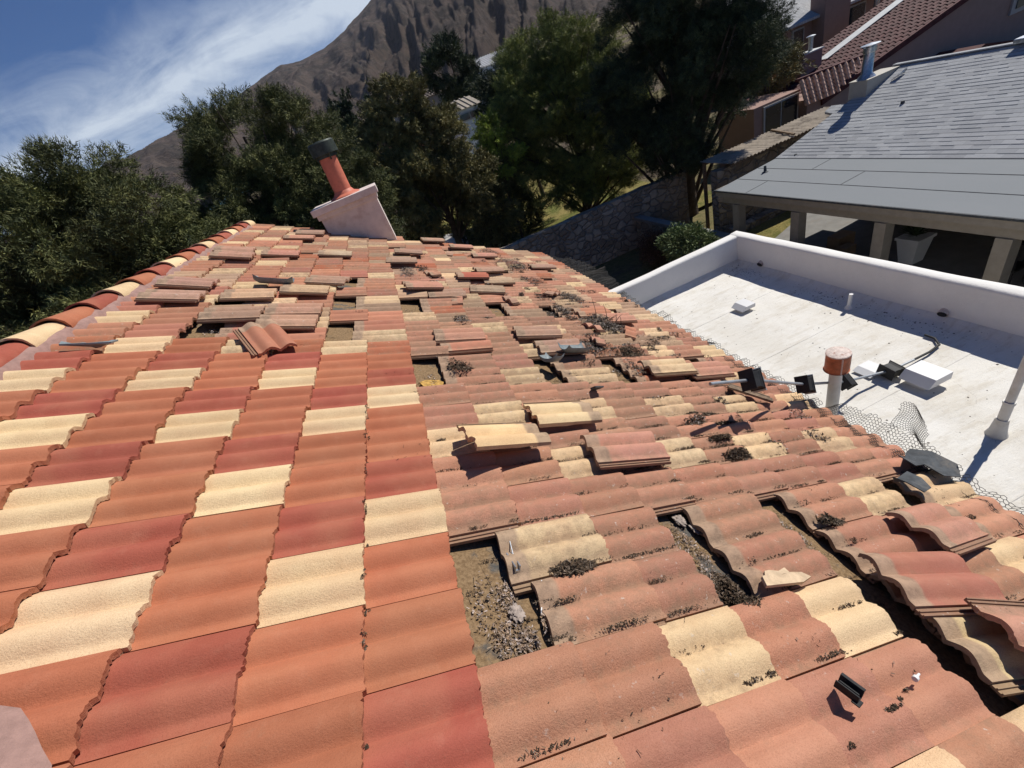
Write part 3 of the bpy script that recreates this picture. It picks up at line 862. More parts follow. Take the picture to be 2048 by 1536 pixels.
# ---------------------------------------------------------------- debris
def bits(name, spots, label, cat, kind, n_each, size=(0.006, 0.03), colors=None, parent=None, seed=1, spread_h=0.03, m='bits', stick=0.35):
    """twigs, leaves and grit lying on the roof: spots = (i, j, radius_i, radius_j, weight)"""
    r = np.random.RandomState(seed)
    colors = np.array(colors or [(0.045, 0.03, 0.02), (0.10, 0.07, 0.045), (0.17, 0.13, 0.10), (0.03, 0.024, 0.018), (0.07, 0.045, 0.03)])
    V = []; F = []; C = []; k = 0
    for (ci, cj, ri, rj, wgt) in spots:
        N = int(n_each * wgt)
        for _ in range(N):
            a = r.rand() * 2 * math.pi; q = math.sqrt(r.rand()) * (0.55 + 0.45 * r.rand())
            i = ci + ri * q * math.cos(a); j = cj + rj * q * math.sin(a)
            y = i * W; x = j * LX
            zt = float(prof(np.array([i % 1.0]))[0]) + STEP * ((j % 1.0) - 0.5)
            if (math.floor(i), math.floor(j)) in MISSING and (j % 1) < 0.75: zt = -0.062
            z = zt + 0.004 + spread_h * (1 - q) * r.rand()
            c = colors[r.randint(len(colors))] * (0.7 + 0.6 * r.rand())
            if r.rand() < stick:
                L = (size[0] + (size[1] - size[0]) * r.rand()) * 1.6; w = 0.0022 + 0.002 * r.rand()
            else:
                L = size[0] + (size[1] - size[0]) * r.rand() * 0.6; w = L * (0.3 + 0.5 * r.rand())
            d = r.randn(3); d[2] *= 0.35; d /= np.linalg.norm(d)
            s = np.cross(d, (0, 0, 1.0)) + r.randn(3) * 0.3; s -= d * (s @ d); s /= np.linalg.norm(s)
            u = np.cross(d, s)
            p = np.array([x, y, z])
            th = w * 0.4
            pts = [p - d * L / 2 - s * w / 2, p + d * L / 2 - s * w / 4, p + d * L / 2 + s * w / 4, p - d * L / 2 + s * w / 2, p + u * th + d * L * 0.1]
            V += pts; C += [c] * 5
            F += [(k, k + 1, k + 4), (k + 1, k + 2, k + 4), (k + 2, k + 3, k + 4), (k + 3, k, k + 4)]
            k += 5
    V = np.array(V) @ ROOF
    o = trimesh(name, V, F, M[m], np.array(C))
    tag(o, label, cat, None, kind)
    return o
GREYS = [(0.28, 0.24, 0.22), (0.20, 0.16, 0.14), (0.05, 0.04, 0.03), (0.10, 0.08, 0.06), (0.36, 0.32, 0.29), (0.03, 0.025, 0.02)]
piles = [
    (12.3, 7.9, 1.5, 0.95, 3000, "biggest heap of grey and black twigs and leaves, right half of the roof", GREYS, 0.10),
    (13.9, 6.75, 0.85, 0.5, 1000, "grey twig heap just up-slope of the biggest heap, left of it", GREYS, 0.06),
    (16.2, 8.1, 1.1, 0.6, 1000, "dark leaf heap above the biggest heap, over the raised tiles", GREYS, 0.08),
    (9.6, 6.15, 0.7, 0.6, 900, "leaf heap resting on the grimy tile above the broken grey tray", GREYS, 0.05),
    (9.2, 7.35, 0.5, 0.6, 600, "black moss-like heap on cream tiles below the biggest heap", None, 0.08),
    (23.5, 7.3, 2.2, 1.1, 1800, "far brown twig heap with pale scraps near the top right of the roof", GREYS, 0.12),
    (27.8, 6.9, 1.2, 0.8, 600, "small brown twig heap closest to the far edge of the roof", GREYS, 0.10),
    (12.1, 2.75, 0.55, 0.35, 450, "small round heap of grey leaves on tan tiles, left of the middle", GREYS, 0.04),
    (19.5, 1.55, 1.6, 0.45, 900, "pale fluffy nest remains beside the straight seam, right of it", GREYS, 0.07),
    (8.0, 2.05, 0.5, 0.4, 450, "dark leaf clump right of the hole with yellow insulation", None, 0.04),
    (1.02, 2.42, 0.16, 0.35, 420, "dark twig clump on a cream tile right of the big square hole", None, 0.03),
    (1.04, 6.95, 0.16, 0.40, 420, "dark leaf clump on a brown-pink tile at the right, above the long gap", None, 0.03),
    (3.15, 6.75, 0.18, 0.42, 380, "black litter in a valley between cream tiles, lower of the pair there", None, 0.03),
    (3.75, 6.75, 0.13, 0.38, 260, "black litter in a valley between cream tiles, upper of the pair there", None, 0.03),
    (5.0, 7.15, 0.16, 0.5, 420, "long black litter line just below the weathered wood scrap", None, 0.03),
    (4.45, 7.35, 0.12, 0.4, 260, "black litter line below the dark shadow of the conduit block", None, 0.03),
    (0.25, 4.42, 0.42, 0.2, 700, "mound of black twigs and rubble filling the lower end of the second gap", None, 0.06),
    (19.6, 7.3, 1.0, 0.6, 500, "sparse brown twig heap between the biggest and the far heap", GREYS, 0.05),
]
for q, (i, j, ri, rj, n, lab, cols, hh) in enumerate(piles):
    bits("twig_pile", [(i, j, ri, rj, 1.0)], lab, "debris pile", "thing", int(n * 1.6), (0.006, 0.032), cols, seed=30 + q, spread_h=hh)
# grit scattered in the valleys of the old field (nobody could count it)
r = np.random.RandomState(77)
sp = []
for _ in range(420):
    i = math.floor(r.uniform(-1, 28) if r.rand() < .55 else r.uniform(-1, 8)) + (0.07 if r.rand() < 0.6 else 0.57); j = r.uniform(1, 10.8)
    sp.append((i, j, 0.040, r.uniform(0.10, 0.42), r.uniform(0.4, 2.2)))
for _ in range(40):
    sp.append((r.uniform(9, 28), r.uniform(-4.5, 1), 0.05, 0.2, 0.6))
for _ in range(150): sp.append((r.uniform(-2, 28), r.uniform(0.6, 10.8), 0.3, 0.4, 0.25))
for q in range(26): sp.append((r.uniform(-2, 8), r.normal(0.0, 0.02), 0.05, 0.025, 0.35))
sp += [(-1.62, 4.85, .035, .13, 2.2), (-1.55, 5.1, .03, .05, 1), (-1.50, 5.3, .02, .05, .8), (-1.75, 4.15, .03, .06, .9), (-1.95, 3.6, .03, .04, .7), (-1.2, .3, .03, .03, .6), (-1.0, .12, .03, .03, .6), (-.85, .02, .06, .03, .8), (.5, .0, .05, .03, .8)]
for _ in range(330):
    i = r.uniform(8.5, 28); j = np.clip(r.normal(6.2 + 0.04 * (i - 12), 2.3), 1.0, 10.8)
    sp.append((i, j, r.uniform(.1, .5), r.uniform(.15, .5), r.uniform(.3, 2.2)))
for _ in range(60):
    i = r.uniform(2.5, 7.5); j = r.uniform(5.5, 9.5)
    sp.append((math.floor(i) + r.choice([.07, .57]), j, .05, r.uniform(.2, .5), r.uniform(.8, 3)))
bits("valley_litter", sp, "dark grit and leaf crumbs lying in the valleys between the tile rolls", "litter", "stuff", 30, (0.004, 0.014), seed=5, spread_h=0.008, stick=0.2)
sp = [(0.35, 1.5, 0.35, 0.30, 3.0), (0.25, 1.65, 0.22, 0.16, 3.0), (0.9, 1.55, 0.35, 0.15, 2.0), (0.85, 1.3, 0.6, 0.25, 1.0), (1.1, 4.35, 0.7, 0.25, 3), (0.4, 4.4, 0.3, 0.2, 3), (1.0, 6.3, 0.8, 0.2, 2), (1.4, 9.3, .4, .2, .6), (7.6, 1.35, .7, .3, 1), (13.6, 1.3, .7, .3, 1.0), (11, -3.6, .8, .3, .8)]
bits("underlayment_rubble", sp, "pale rubble, fluff and crumbs strewn on the bare underlayment in the gaps", "rubble", "stuff", 130, (0.006, 0.022), [(0.30, 0.22, 0.17), (0.22, 0.16, 0.11), (0.36, 0.30, 0.27), (0.10, 0.07, 0.05), (0.25, 0.17, 0.11)], seed=6, spread_h=0.02, stick=0.12)

r = np.random.RandomState(171); sp = []
for (ci, cj, si, sj, n) in ((12.5, 7.7, 2.2, 1.2, 46), (9.6, 6.9, 1.0, 1.2, 22), (23.5, 7.3, 3.2, 1.3, 34), (17.5, 6.8, 3.0, 2.0, 26), (19.5, 2.0, 2.5, 1.2, 14), (4.4, 7.3, 1.0, 1.2, 10)):
    for _ in range(n): sp.append((float(np.clip(r.normal(ci, si), 2.5, 29.3)), float(np.clip(r.normal(cj, sj), 1, 10.8)), r.uniform(.15, .5), r.uniform(.12, .4), r.uniform(.3, 1.6)))
bits("leaf_litter", sp + [(12.6, 7.6, 2.0, 1.3, 9), (24, 7.2, 3.2, 1.3, 9), (9.6, 7.0, 1.0, 1.0, 4), (16.5, 7.6, 1.8, 1.2, 5)], "brown and grey leaf litter strewn over the damaged middle and far tiles", "litter", "stuff", 130, (0.008, 0.034), GREYS[2:4] + GREYS[5:] + GREYS + [(0.09, 0.06, 0.04), (0.14, 0.09, 0.06)], seed=91, spread_h=0.022, stick=0.5)

# felt scraps, wood scrap and other small loose things
def sheet(name, outline, thick, m, i, j, h, yaw, label, cat, curl=0.0, group=None, roll=0, pitch=0):
    """a ragged flat scrap with thickness; outline in metres"""
    mb = MB()
    n = len(outline)
    cxy = np.mean(outline, 0)
    V = [(cxy[0], cxy[1], 0)]; rings = 4
    for r_ in range(1, rings + 1):
        for (x, y) in outline:
            px = cxy[0] + (x - cxy[0]) * r_ / rings; py = cxy[1] + (y - cxy[1]) * r_ / rings
            V.append((px, py, curl * ((px - cxy[0]) ** 2 * 3 + 0.09 * mnoise.noise((px * 12, py * 12, i)))))
    F = [(0, 1 + q, 1 + (q + 1) % n) for q in range(n)]
    for r_ in range(rings - 1):
        for q in range(n):
            a, b = 1 + r_ * n + q, 1 + r_ * n + (q + 1) % n
            F.append((a, a + n, b + n, b))
    nv = len(V); F2 = [tuple(nv + k for k in f[::-1]) for f in F]
    V2 = [(x, y, z - thick) for (x, y, z) in V]
    e = 1 + (rings - 1) * n
    side = [(e + q, nv + e + q, nv + e + (q + 1) % n, e + (q + 1) % n) for q in range(n)]
    mb.add(V + V2, F + F2 + side)
    o = mb.build(name, m, None, smooth=True, angle=35)
    o.matrix_world = ROOF_M @ Matrix.Translation((j * LX, i * W, h)) @ Matrix.Rotation(math.radians(pitch), 4, 'Y') @ Matrix.Rotation(math.radians(roll), 4, 'X') @ Matrix.Rotation(math.radians(yaw), 4, 'Z')
    tag(o, label, cat, group)
    return o
sheet("felt_scrap", [(-0.20, 0.02), (-0.14, -0.04), (-0.04, -0.03), (0.0, -0.14), (0.12, -0.17), (0.20, -0.08), (0.19, 0.08), (0.10, 0.16), (0.0, 0.12), (-0.08, 0.07), (-0.16, 0.08)], 0.006, M['lead'], 2.0, 10.55, 0.085, -4, "large torn grey felt scrap with a nail hole lying over the eave tiles", "felt scrap", 0.35, "torn felt scraps by the eave")
sheet("felt_scrap", [(-0.13, 0.05), (-0.05, 0.0), (-0.03, -0.10), (0.06, -0.09), (0.13, 0.0), (0.09, 0.07), (-0.02, 0.06)], 0.006, M['lead'], 1.55, 9.55, 0.07, 4, "smaller torn dark felt scrap, left of the large one", "felt scrap", 0.4, "torn felt scraps by the eave")
sheet("tile_shard", [(-0.13, -0.03), (0.09, -0.035), (0.15, -0.02), (0.13, 0.012), (0.06, 0.02), (0.055, 0.045), (0.01, 0.035), (-0.03, 0.05), (-0.07, 0.042), (-0.09, 0.02), (-0.115, 0.015)], 0.018, simple("broken_cream_tile", (0.55, 0.41, 0.27), .15, 20, .9, .4, 120, .004, dirt=(.4, .3, .2), dirtamt=.6), 0.10, 4.98, 0.062, -2, "jagged cream piece of broken tile lying at the lower end of the second gap", "tile shard", 0.2, group="broken tile shards")
sheet("slate_scrap", [(-0.15, -0.03), (0.13, -0.045), (0.15, 0.02), (0.10, 0.045), (-0.10, 0.04), (-0.15, 0.01)], 0.012, M['greyplastic'], 8.95, -5.1, 0.075, 8, "long blue-grey metal scrap lying on orange tiles beside the ridge mortar", "metal scrap", 0.3, roll=-14)
sheet("slate_chip", [(-0.05, -0.03), (0.04, -0.045), (0.055, 0.01), (0.01, 0.055), (-0.045, 0.03)], 0.012, M['lead'], 6.25, 4.95, 0.085, 20, "small dark slate chip standing on an orange tile row", "chip", 0.2, roll=-38)
sheet("bird_mesh_scrap", [(-0.06, -0.02), (0.05, -0.03), (0.06, 0.01), (-0.04, 0.025)], 0.006, M['black'], 9.9, 10.9, 0.07, 10, "small black plastic scrap on the edge tiles by the wire mesh", "scrap", 0.4)

def small(name, build, i, j, h, yaw, label, cat, roll=0):
    o = build()
    o.name = name
    o.matrix_world = ROOF_M @ Matrix.Translation((j * LX, i * W, h)) @ Matrix.Rotation(math.radians(roll), 4, 'X') @ Matrix.Rotation(math.radians(yaw), 4, 'Z')
    tag(o, label, cat)
    return o
def b_clip():
    mb = MB()
    mb.box(-0.022, -0.036, 0, 0.022, 0.036, 0.006); mb.box(-0.022, -0.036, 0.006, -0.016, 0.036, 0.030); mb.box(0.016, -0.036, 0.006, 0.022, 0.036, 0.036)
    mb.box(-0.004, -0.030, 0.006, 0.003, 0.030, 0.024); mb.box(-0.030, -0.046, -0.002, 0.004, -0.020, 0.004); mb.box(0.022, -0.036, 0.030, 0.031, 0.036, 0.036)
    return mb.build("black_clip", M['black'], None, bevel=0.002)
small("plastic_clip", b_clip, -1.38, 4.42, 0.075, 14, "shiny black plastic clip standing on an orange tile near the bottom right", "clip", -10)
def b_clip2():
    mb = MB()
    mb.box(-0.014, -0.05, 0, 0.014, 0.05, 0.008); mb.box(-0.014, -0.05, 0.008, -0.009, 0.05, 0.03); mb.box(0.009, -0.05, 0.008, 0.014, 0.05, 0.03)
    mb.tube([(0.012, 0.03, 0.03), (0.03, 0.12, 0.05)], 0.003, 6)
    return mb.build("clip2", M['galv'], None)
small("metal_clip", b_clip2, 1.32, 1.72, -0.02, 6, "grey metal clip with a bright spike at the big square hole's edge", "clip", -12)
def b_plug():
    mb = MB(); mb.tube([(-0.022, 0, 0), (-0.006, 0, 0), (-0.006, 0, 0), (0.022, 0, 0)], [0.010, 0.010, 0.005, 0.004], 12)
    return mb.build("plug", M['ventwhite'], None, smooth=True)
small("wall_plug", b_plug, -1.45, 5.45, 0.05, 12, "tiny white plastic plug lying on an orange tile near the bottom right", "plug")
def b_rod():
    mb = MB(); mb.tube([(-0.03, -0.07, 0), (0.02, 0.07, 0.02)], 0.0035, 6); return mb.build("rod", M['ventwhite'], None)
small("white_rod", b_rod, 0.72, 1.93, -0.03, 0, "thin white rod standing at the broken tile edge of the big square hole", "rod")
def b_wood():
    mb = MB(); r = np.random.RandomState(3)
    for k in range(5):
        y = -0.045 + k * 0.021; l0, l1 = -0.20 + 0.03 * r.rand(), 0.20 - 0.05 * r.rand()
        mb.obox((l0, y, 0.004 * r.rand()), (l1, y + 0.01 * r.randn(), 0.006 * r.rand()), 0.019, 0.02 + 0.008 * r.rand())
    return mb.build("wood", M['wood_old'], None, bevel=0.002)
small("wood_scrap", b_wood, 5.75, 9.15, 0.07, -52, "split weathered wood scrap lying on tiles behind the big black conduit block", "wood scrap")
def b_branch():
    mb = MB(); r = np.random.RandomState(4)
    for k in range(9):
        p = Vector((r.uniform(-.12, .12), r.uniform(-.12, .12), 0)); d = Vector((r.uniform(-1, 1), r.uniform(-1, 1), r.uniform(.2, 1.2))).normalized() * r.uniform(.1, .3)
        mb.tube([p, p + d * .5 + Vector((0, 0, .02)), p + d], [.005, .0035, .0015], 5)
    return mb.build("branch", M['soil'], None)
small("dead_branch", b_branch, 12.0, 7.9, 0.09, 0, "upright dead black twigs sticking out of the biggest leaf heap", "branch")
# insulation lumps by the big hole
mb = MB(); r = np.random.RandomState(8)
fluffs = [((0.62, 1.60), "pale fluffy insulation lump in the big square hole, beside the broken tile", 0.03), ((1.75, 4.55), "grey fluffy lump at the upper end of the second gap", 0.035), ((1.5, 4.72), "grey fluffy tuft hanging at the brown tile edge of the second gap", 0.035)]
for (i, j), lab, rad in fluffs:
    b = MB(); nu, nv_ = 34, 20; V = []
    for a_ in range(nv_ + 1):
        for q in range(nu):
            th, ph = math.pi * a_ / nv_, 2 * math.pi * q / nu
            d = (math.sin(th) * math.cos(ph), math.sin(th) * math.sin(ph), math.cos(th))
            k = rad * (0.62 + 0.34 * mnoise.fractal((d[0] * 2.6 + i, d[1] * 2.6, d[2] * 2.6), 0.8, 2.2, 5))
            V.append((d[0] * k * 1.5, d[1] * k * 1.9, max(-.01, d[2] * k * 0.6)))
    b.add(V, [(a_ * nu + q, (a_ + 1) * nu + q, (a_ + 1) * nu + (q + 1) % nu, a_ * nu + (q + 1) % nu) for a_ in range(nv_) for q in range(nu)])
    o = b.build("insulation_lump", M['fluff'], None, smooth=True, angle=80)
    o.matrix_world = ROOF_M @ Matrix.Translation((j * LX, i * W, -0.045)); tag(o, lab, "insulation lump", "fluffy insulation lumps")
sheet("insulation_patch", [(-0.08, -0.05), (0.03, -0.08), (0.10, -0.02), (0.07, 0.07), (-0.03, 0.08), (-0.10, 0.03)], 0.01, simple("yellow_insulation", (0.42, 0.25, 0.07), 0.4, 30, 0.95, 0.6, 60, 0.01), 7.45, 1.38, -0.048, 10, "yellow crumbly insulation patch in the square hole of the middle roof", "insulation patch", 0.2)

# ---------------------------------------------------------------- wire mesh along the eave
def hexmesh(name, fn, ls, lt, label, cell=0.030, rad=0.0023, seed=0, parent=None, cut=None):
    """hexagonal wire mesh; fn maps (s, t) metres to a world point"""
    a = cell / math.sqrt(3)
    segs = set(); P3 = {}
    def key(x, y): return (round(x * 1e4), round(y * 1e4))
    nx = int(ls / (1.5 * a)) + 1; ny = int(lt / cell) + 1
    for q in range(nx):
        for w in range(ny):
            cx_ = q * 1.5 * a; cy_ = w * cell + (cell / 2 if q % 2 else 0)
            if cut and cut(cx_, cy_): continue
            cs = [(cx_ + a * math.cos(k * math.pi / 3), cy_ + a * math.sin(k * math.pi / 3)) for k in range(6)]
            ks = [key(*c) for c in cs]
            for k_, c in zip(ks, cs): P3[k_] = c
            for k in range(6):
                segs.add(tuple(sorted((ks[k], ks[(k + 1) % 6]))))
    pos = {k: np.array(fn(*c)) for k, c in P3.items()}
    V = []; F = []; n = 0
    for (p, q) in segs:
        A, B = pos[p], pos[q]; d = B - A; L = np.linalg.norm(d)
        if L < 1e-5 or L > cell * 3: continue
        d /= L; u = np.cross(d, (0.3, 0.2, 0.93)); u /= np.linalg.norm(u) + 1e-9; w = np.cross(d, u)
        for P_ in (A, B):
            for k in range(3):
                an = 2 * math.pi * k / 3; V.append(P_ + rad * (u * math.cos(an) + w * math.sin(an)))
        for k in range(3): F.append((n + k, n + (k + 1) % 3, n + 3 + (k + 1) % 3, n + 3 + k))
        n += 6
    o = trimesh(name, np.array(V), np.array(F), M['wire'])
    tag(o, label, "wire mesh", "torn wire mesh along the eave")
    return o
def strip_fn(i0, i1, j_in, over, out, up, seed):
    Ltot = (i1 - i0) * W
    def fn(s, t):
        i = i0 + s / W
        nz = mnoise.fractal((i * 0.45, seed, 0), 1, 2, 3)
        x = j_in * LX + t
        edge = 11 * LX - 0.01
        base = float(prof(np.array([i % 1.0]))[0]) * 0.8 + 0.012
        p = np.array([min(x, edge), i * W, base])
        w = np.array([p[0], p[1], p[2]]) @ ROOF
        e = max(0.0, x - edge)
        hang = out + 0.35 * nz
        w = w + np.array([e * math.cos(hang * 0.6), 0.05 * nz * e, e * (up * math.sin(min(1.5, e * 6)) - 0.30 + 0.6 * nz) + 0.02 * mnoise.noise((s * 9, t * 9, seed))])
        return w
    return fn
hexmesh("wire_mesh", strip_fn(-3.5, 2.2, 10.72, 0, 0.3, 0.1, 1.0), 5.7 * W, 0.17, "low strip of hexagonal wire mesh hugging the eave below the felt scraps")
hexmesh("wire_mesh", strip_fn(1.7, 5.0, 10.60, 0, 0.1, 0.45, 2.0), 3.3 * W, 0.29, "wide wire mesh flap spread over the white roof, right of the rusty-topped vent pipe", cell=0.025)
hexmesh("wire_mesh", strip_fn(5.2, 17.5, 10.66, 0, 0.2, 0.30, 3.0), 12.3 * W, 0.27, "long wire mesh strip running along the eave left of the vent pipe", cell=0.03, cut=lambda s, t: t > 0.20 + 0.10 * mnoise.noise((s * 2.2, 0, 1)))
hexmesh("wire_mesh", strip_fn(17.2, 29.5, 10.80, 0, 0.5, 0.22, 4.0), 12.3 * W, 0.62, "dark wire mesh flap over the eave at the far end of the tiled roof", cell=0.034, rad=0.0035, cut=lambda s, t: t > 0.58 - abs(s / (12.3 * W) - 0.42) * 0.95)
# upright flap
def up_fn(s, t):
    a, b = s / 0.26, t / 0.30
    p = np.array([3.78, 1.02, -1.93]) + a * np.array([0.14, -0.13, -0.10]) + b * np.array([0.03, 0.03, 0.24])
    return p + np.array([0.04 * math.sin(3 * a + b), 0.02 * math.sin(5 * b), 0.03 * math.sin(4 * a)])
hexmesh("wire_mesh", up_fn, 0.34, 0.34, "piece of wire mesh bent upright above the flap right of the vent pipe", cell=0.024, rad=0.0019, cut=lambda s, t: (s + t * 0.7) > 0.47 or t < 0.25 * (0.17 - s))

# ---------------------------------------------------------------- flat-roofed garage
FZ = -2.30
garage = empty("garage", (4.8, 1.0, -5.4), "white flat-roofed garage with a low white parapet, beside the tiled eave", "garage")
mb = MB()
nx, ny = 70, 150
xs = np.linspace(3.38, 6.04, nx); ys = np.linspace(-4.0, 5.36, ny)
def floor_z(x, y):
    d = min(5.99 - x, 5.31 - y)
    cant = 0.085 * max(0.0, 1 - max(d, 0) / 0.13) ** 1.7
    return FZ + 0.012 * mnoise.fractal((x * 1.1, y * 1.1, 3), 1, 2, 3) + 0.028 * max(0, mnoise.noise((x * 0.8, y * 1.25, 7))) * max(0, 1 - (5.99 - x) / 0.9) + cant + 0.0025 * mnoise.noise((x * 20, y * 20, 1))
V = [(x, y, floor_z(x, y)) for x in xs for y in ys]
F = [(a * ny + b, (a + 1) * ny + b, (a + 1) * ny + b + 1, a * ny + b + 1) for a in range(nx - 1) for b in range(ny - 1)]
mb.add(V, F)
mb.build("flat_roof", M['white'], garage, smooth=True, angle=80)
mb = MB()
def wavy_wall(mb, p, q, thick, z0, z1, nrm):
    n = 60; V = []
    prof_ = [(0, z0), (0, z1 - 0.035), (0.012, z1 - 0.012), (0.04, z1), (thick - 0.04, z1), (thick - 0.012, z1 - 0.012), (thick, z1 - 0.035), (thick, z0)]
    for k in range(n + 1):
        s = k / n
        for (o, z) in prof_:
            x = p[0] + (q[0] - p[0]) * s + nrm[0] * o; y = p[1] + (q[1] - p[1]) * s + nrm[1] * o
            w = 0.007 * mnoise.noise((x * 2, y * 2, o * 9 + z))
            V.append((x + nrm[0] * w, y + nrm[1] * w, z + w * (z > z0 + .01)))
    m_ = len(prof_)
    F = [(a * m_ + b, (a + 1) * m_ + b, (a + 1) * m_ + b + 1, a * m_ + b + 1) for a in range(n) for b in range(m_ - 1)]
    F.append(tuple(range(m_))); F.append(tuple(range(n * m_, n * m_ + m_))[::-1])
    mb.add(V, F)
wavy_wall(mb, (5.985, -4.0), (5.985, 5.50), 0.19, -5.4, -1.80, (1, 0))
wavy_wall(mb, (3.50, 5.305), (5.985, 5.305), 0.195, -5.4, -1.803, (0, 1))
mb.build("parapet_wall", M['white_wall'], garage, smooth=True, angle=50)
mb = MB(); mb.box(3.38, -4.1, -5.4, 5.985, -4.0, -1.85); mb.build("end_wall", M['white_wall'], garage)
# membrane seams on the flat roof: real overlaps a few mm high
mb = MB()
for y in (-2.2, -0.9, 0.35, 1.6, 2.85, 4.1):
    V = []; F = []
    for k, x in enumerate(np.linspace(3.5, 5.8, 40)):
        z = floor_z(x, y) + 0.003
        for yy, dz in ((y - 0.03, -0.004), (y - 0.025, 0.0012), (y + 0.025, 0.0012), (y + 0.03, -0.004)): V.append((x, yy + 0.02 * mnoise.noise((x, y, 5)), z + dz))
    for k in range(39):
        for b in range(3): F.append((k * 4 + b, k * 4 + b + 1, (k + 1) * 4 + b + 1, (k + 1) * 4 + b))
    mb = MB(); mb.add(V, F); mb.build("roof_seam", M['white'], garage, smooth=True)
# box vents
def box_vent(x0, x1, y0, y1, h, lab):
    """low hood: a base, and a lid leaning out over one side"""
    mb = MB()
    z = FZ - 0.01
    b = MB(); b.box(x0 + 0.02, y0 + 0.02, z, x1 - 0.02, y1 - 0.02, z + h * 0.55)
    root = b.build("roof_vent", M['ventwhite'], garage, bevel=0.004)
    zt, zm = z + h, z + h * 0.5
    o = 0.03
    v = [(x0 - o, y0 - o, zm), (x1 + o, y0 - o, zm), (x1 + o, y1 + o, zm), (x0 - o, y1 + o, zm), (x0 + 0.045, y0 - o, zt), (x1 + o, y0 - o, zt), (x1 + o, y1 + o, zt), (x0 + 0.045, y1 + o, zt)]
    mb.add(v, [(0, 3, 2, 1), (4, 5, 6, 7), (0, 1, 5, 4), (1, 2, 6, 5), (2, 3, 7, 6), (3, 0, 4, 7)])
    hd = mb.build("vent_hood", M['ventwhite'], None, bevel=0.003)
    hd.parent = root; hd.location = -Vector(root.location) * 0 ; 
    hd.matrix_parent_inverse = Matrix.Identity(4)
    hd.location = -Vector(garage.location)
    root["label"] = lab
box_vent(4.82, 4.99, 3.88, 4.05, 0.12, "square white vent hood nearest the parapet corner")
box_vent(4.78, 5.00, 1.42, 1.64, 0.17, "largest white vent hood, right of the last conduit block")
box_vent(4.66, 4.82, 1.88, 2.02, 0.07, "flat small white vent hood behind the conduit")
# short leaning pipe with wire shadow
mb = MB(); mb.tube([(5.69, 2.99, FZ), (5.69, 2.99, FZ + 0.05)], [0.05, 0.028], 14); mb.tube([(5.69, 2.99, FZ + 0.04), (5.70, 2.99, FZ + 0.21)], 0.024, 14)
mb.build("stub_pipe", M['ventwhite'], garage, smooth=True)
# scuppers in the parapet foot: a collar, its dark inside painted by a black disc
for (x, y) in ((5.985, 4.78), (5.985, 2.13)):
    mb = MB(); mb.tube([(x + 0.03, y, FZ + 0.13), (x - 0.035, y - 0.01, FZ + 0.10)], [0.045, 0.05], 14, caps=False)
    o = mb.build("scupper", M['rust_white'], garage, smooth=True)
    mb = MB(); mb.tube([(x - 0.034, y - 0.009, FZ + 0.103), (x - 0.038, y - 0.010, FZ + 0.101)], [0.043, 0.043], 14)
    d = mb.build("scupper_dark_disc", M['black'], None); d.parent = o; d.location = -Vector(garage.location)
# tall vent pipe with rusty cap
mb = MB(); mb.tube([(3.91, 1.66, FZ - 0.02), (3.91, 1.66, FZ + 0.02), (3.91, 1.66, FZ + 0.03)], [0.13, 0.09, 0.054], 24, caps=False)
mb.tube([(3.91, 1.66, FZ), (3.90, 1.66, -1.62)], 0.053, 24)
vp = mb.build("vent_pipe", M['pvc'], garage, smooth=True); vp["label"] = "off-white vent pipe with rusty drum cap"
mb = MB(); mb.tube([(3.90, 1.66, -1.655), (3.90, 1.66, -1.65), (3.90, 1.66, -1.475)], [0.104, 0.096, 0.094], 32)
c1 = mb.build("rusty_cap", M['rust'], None, smooth=True, angle=35); c1.parent = vp; c1.location = -Vector(garage.location)
mb = MB(); mb.tube([(3.90, 1.66, -1.474), (3.90, 1.66, -1.462), (3.90, 1.66, -1.452)], [0.099, 0.099, 0.07], 32)
for a in (4.2, 5.6): mb.obox((3.90 + 0.0965 * math.cos(a), 1.66 + 0.0965 * math.sin(a), -1.65), (3.90 + 0.0965 * math.cos(a), 1.66 + 0.0965 * math.sin(a), -1.48), 0.014, 0.006)
c2 = mb.build("cap_lid", M['rust_white'], None, smooth=True, angle=35); c2.parent = vp; c2.location = -Vector(garage.location)
# tall plumbing pole leaving the frame
mb = MB(); mb.tube([(4.66, 0.79, FZ - 0.01), (4.66, 0.79, FZ + 0.05), (4.655, 0.79, FZ + 0.15), (4.655, 0.79, FZ + 0.19)], [0.075, 0.056, 0.045, 0.042], 20)
mb.tube([(4.655, 0.79, FZ + 0.17), (4.65, 0.79, FZ + 0.37)], 0.034, 18)
mb.tube([(4.65, 0.79, FZ + 0.36), (4.65, 0.79, FZ + 0.385)], 0.039, 18)
mb.tube([(4.65, 0.79, FZ + 0.38), (4.63, 0.79, FZ + 1.7)], 0.029, 18)
pl = mb.build("plumbing_pole", M['pvc'], garage, smooth=True); pl["label"] = "tall off-white pipe pole cut by the right edge of the picture"
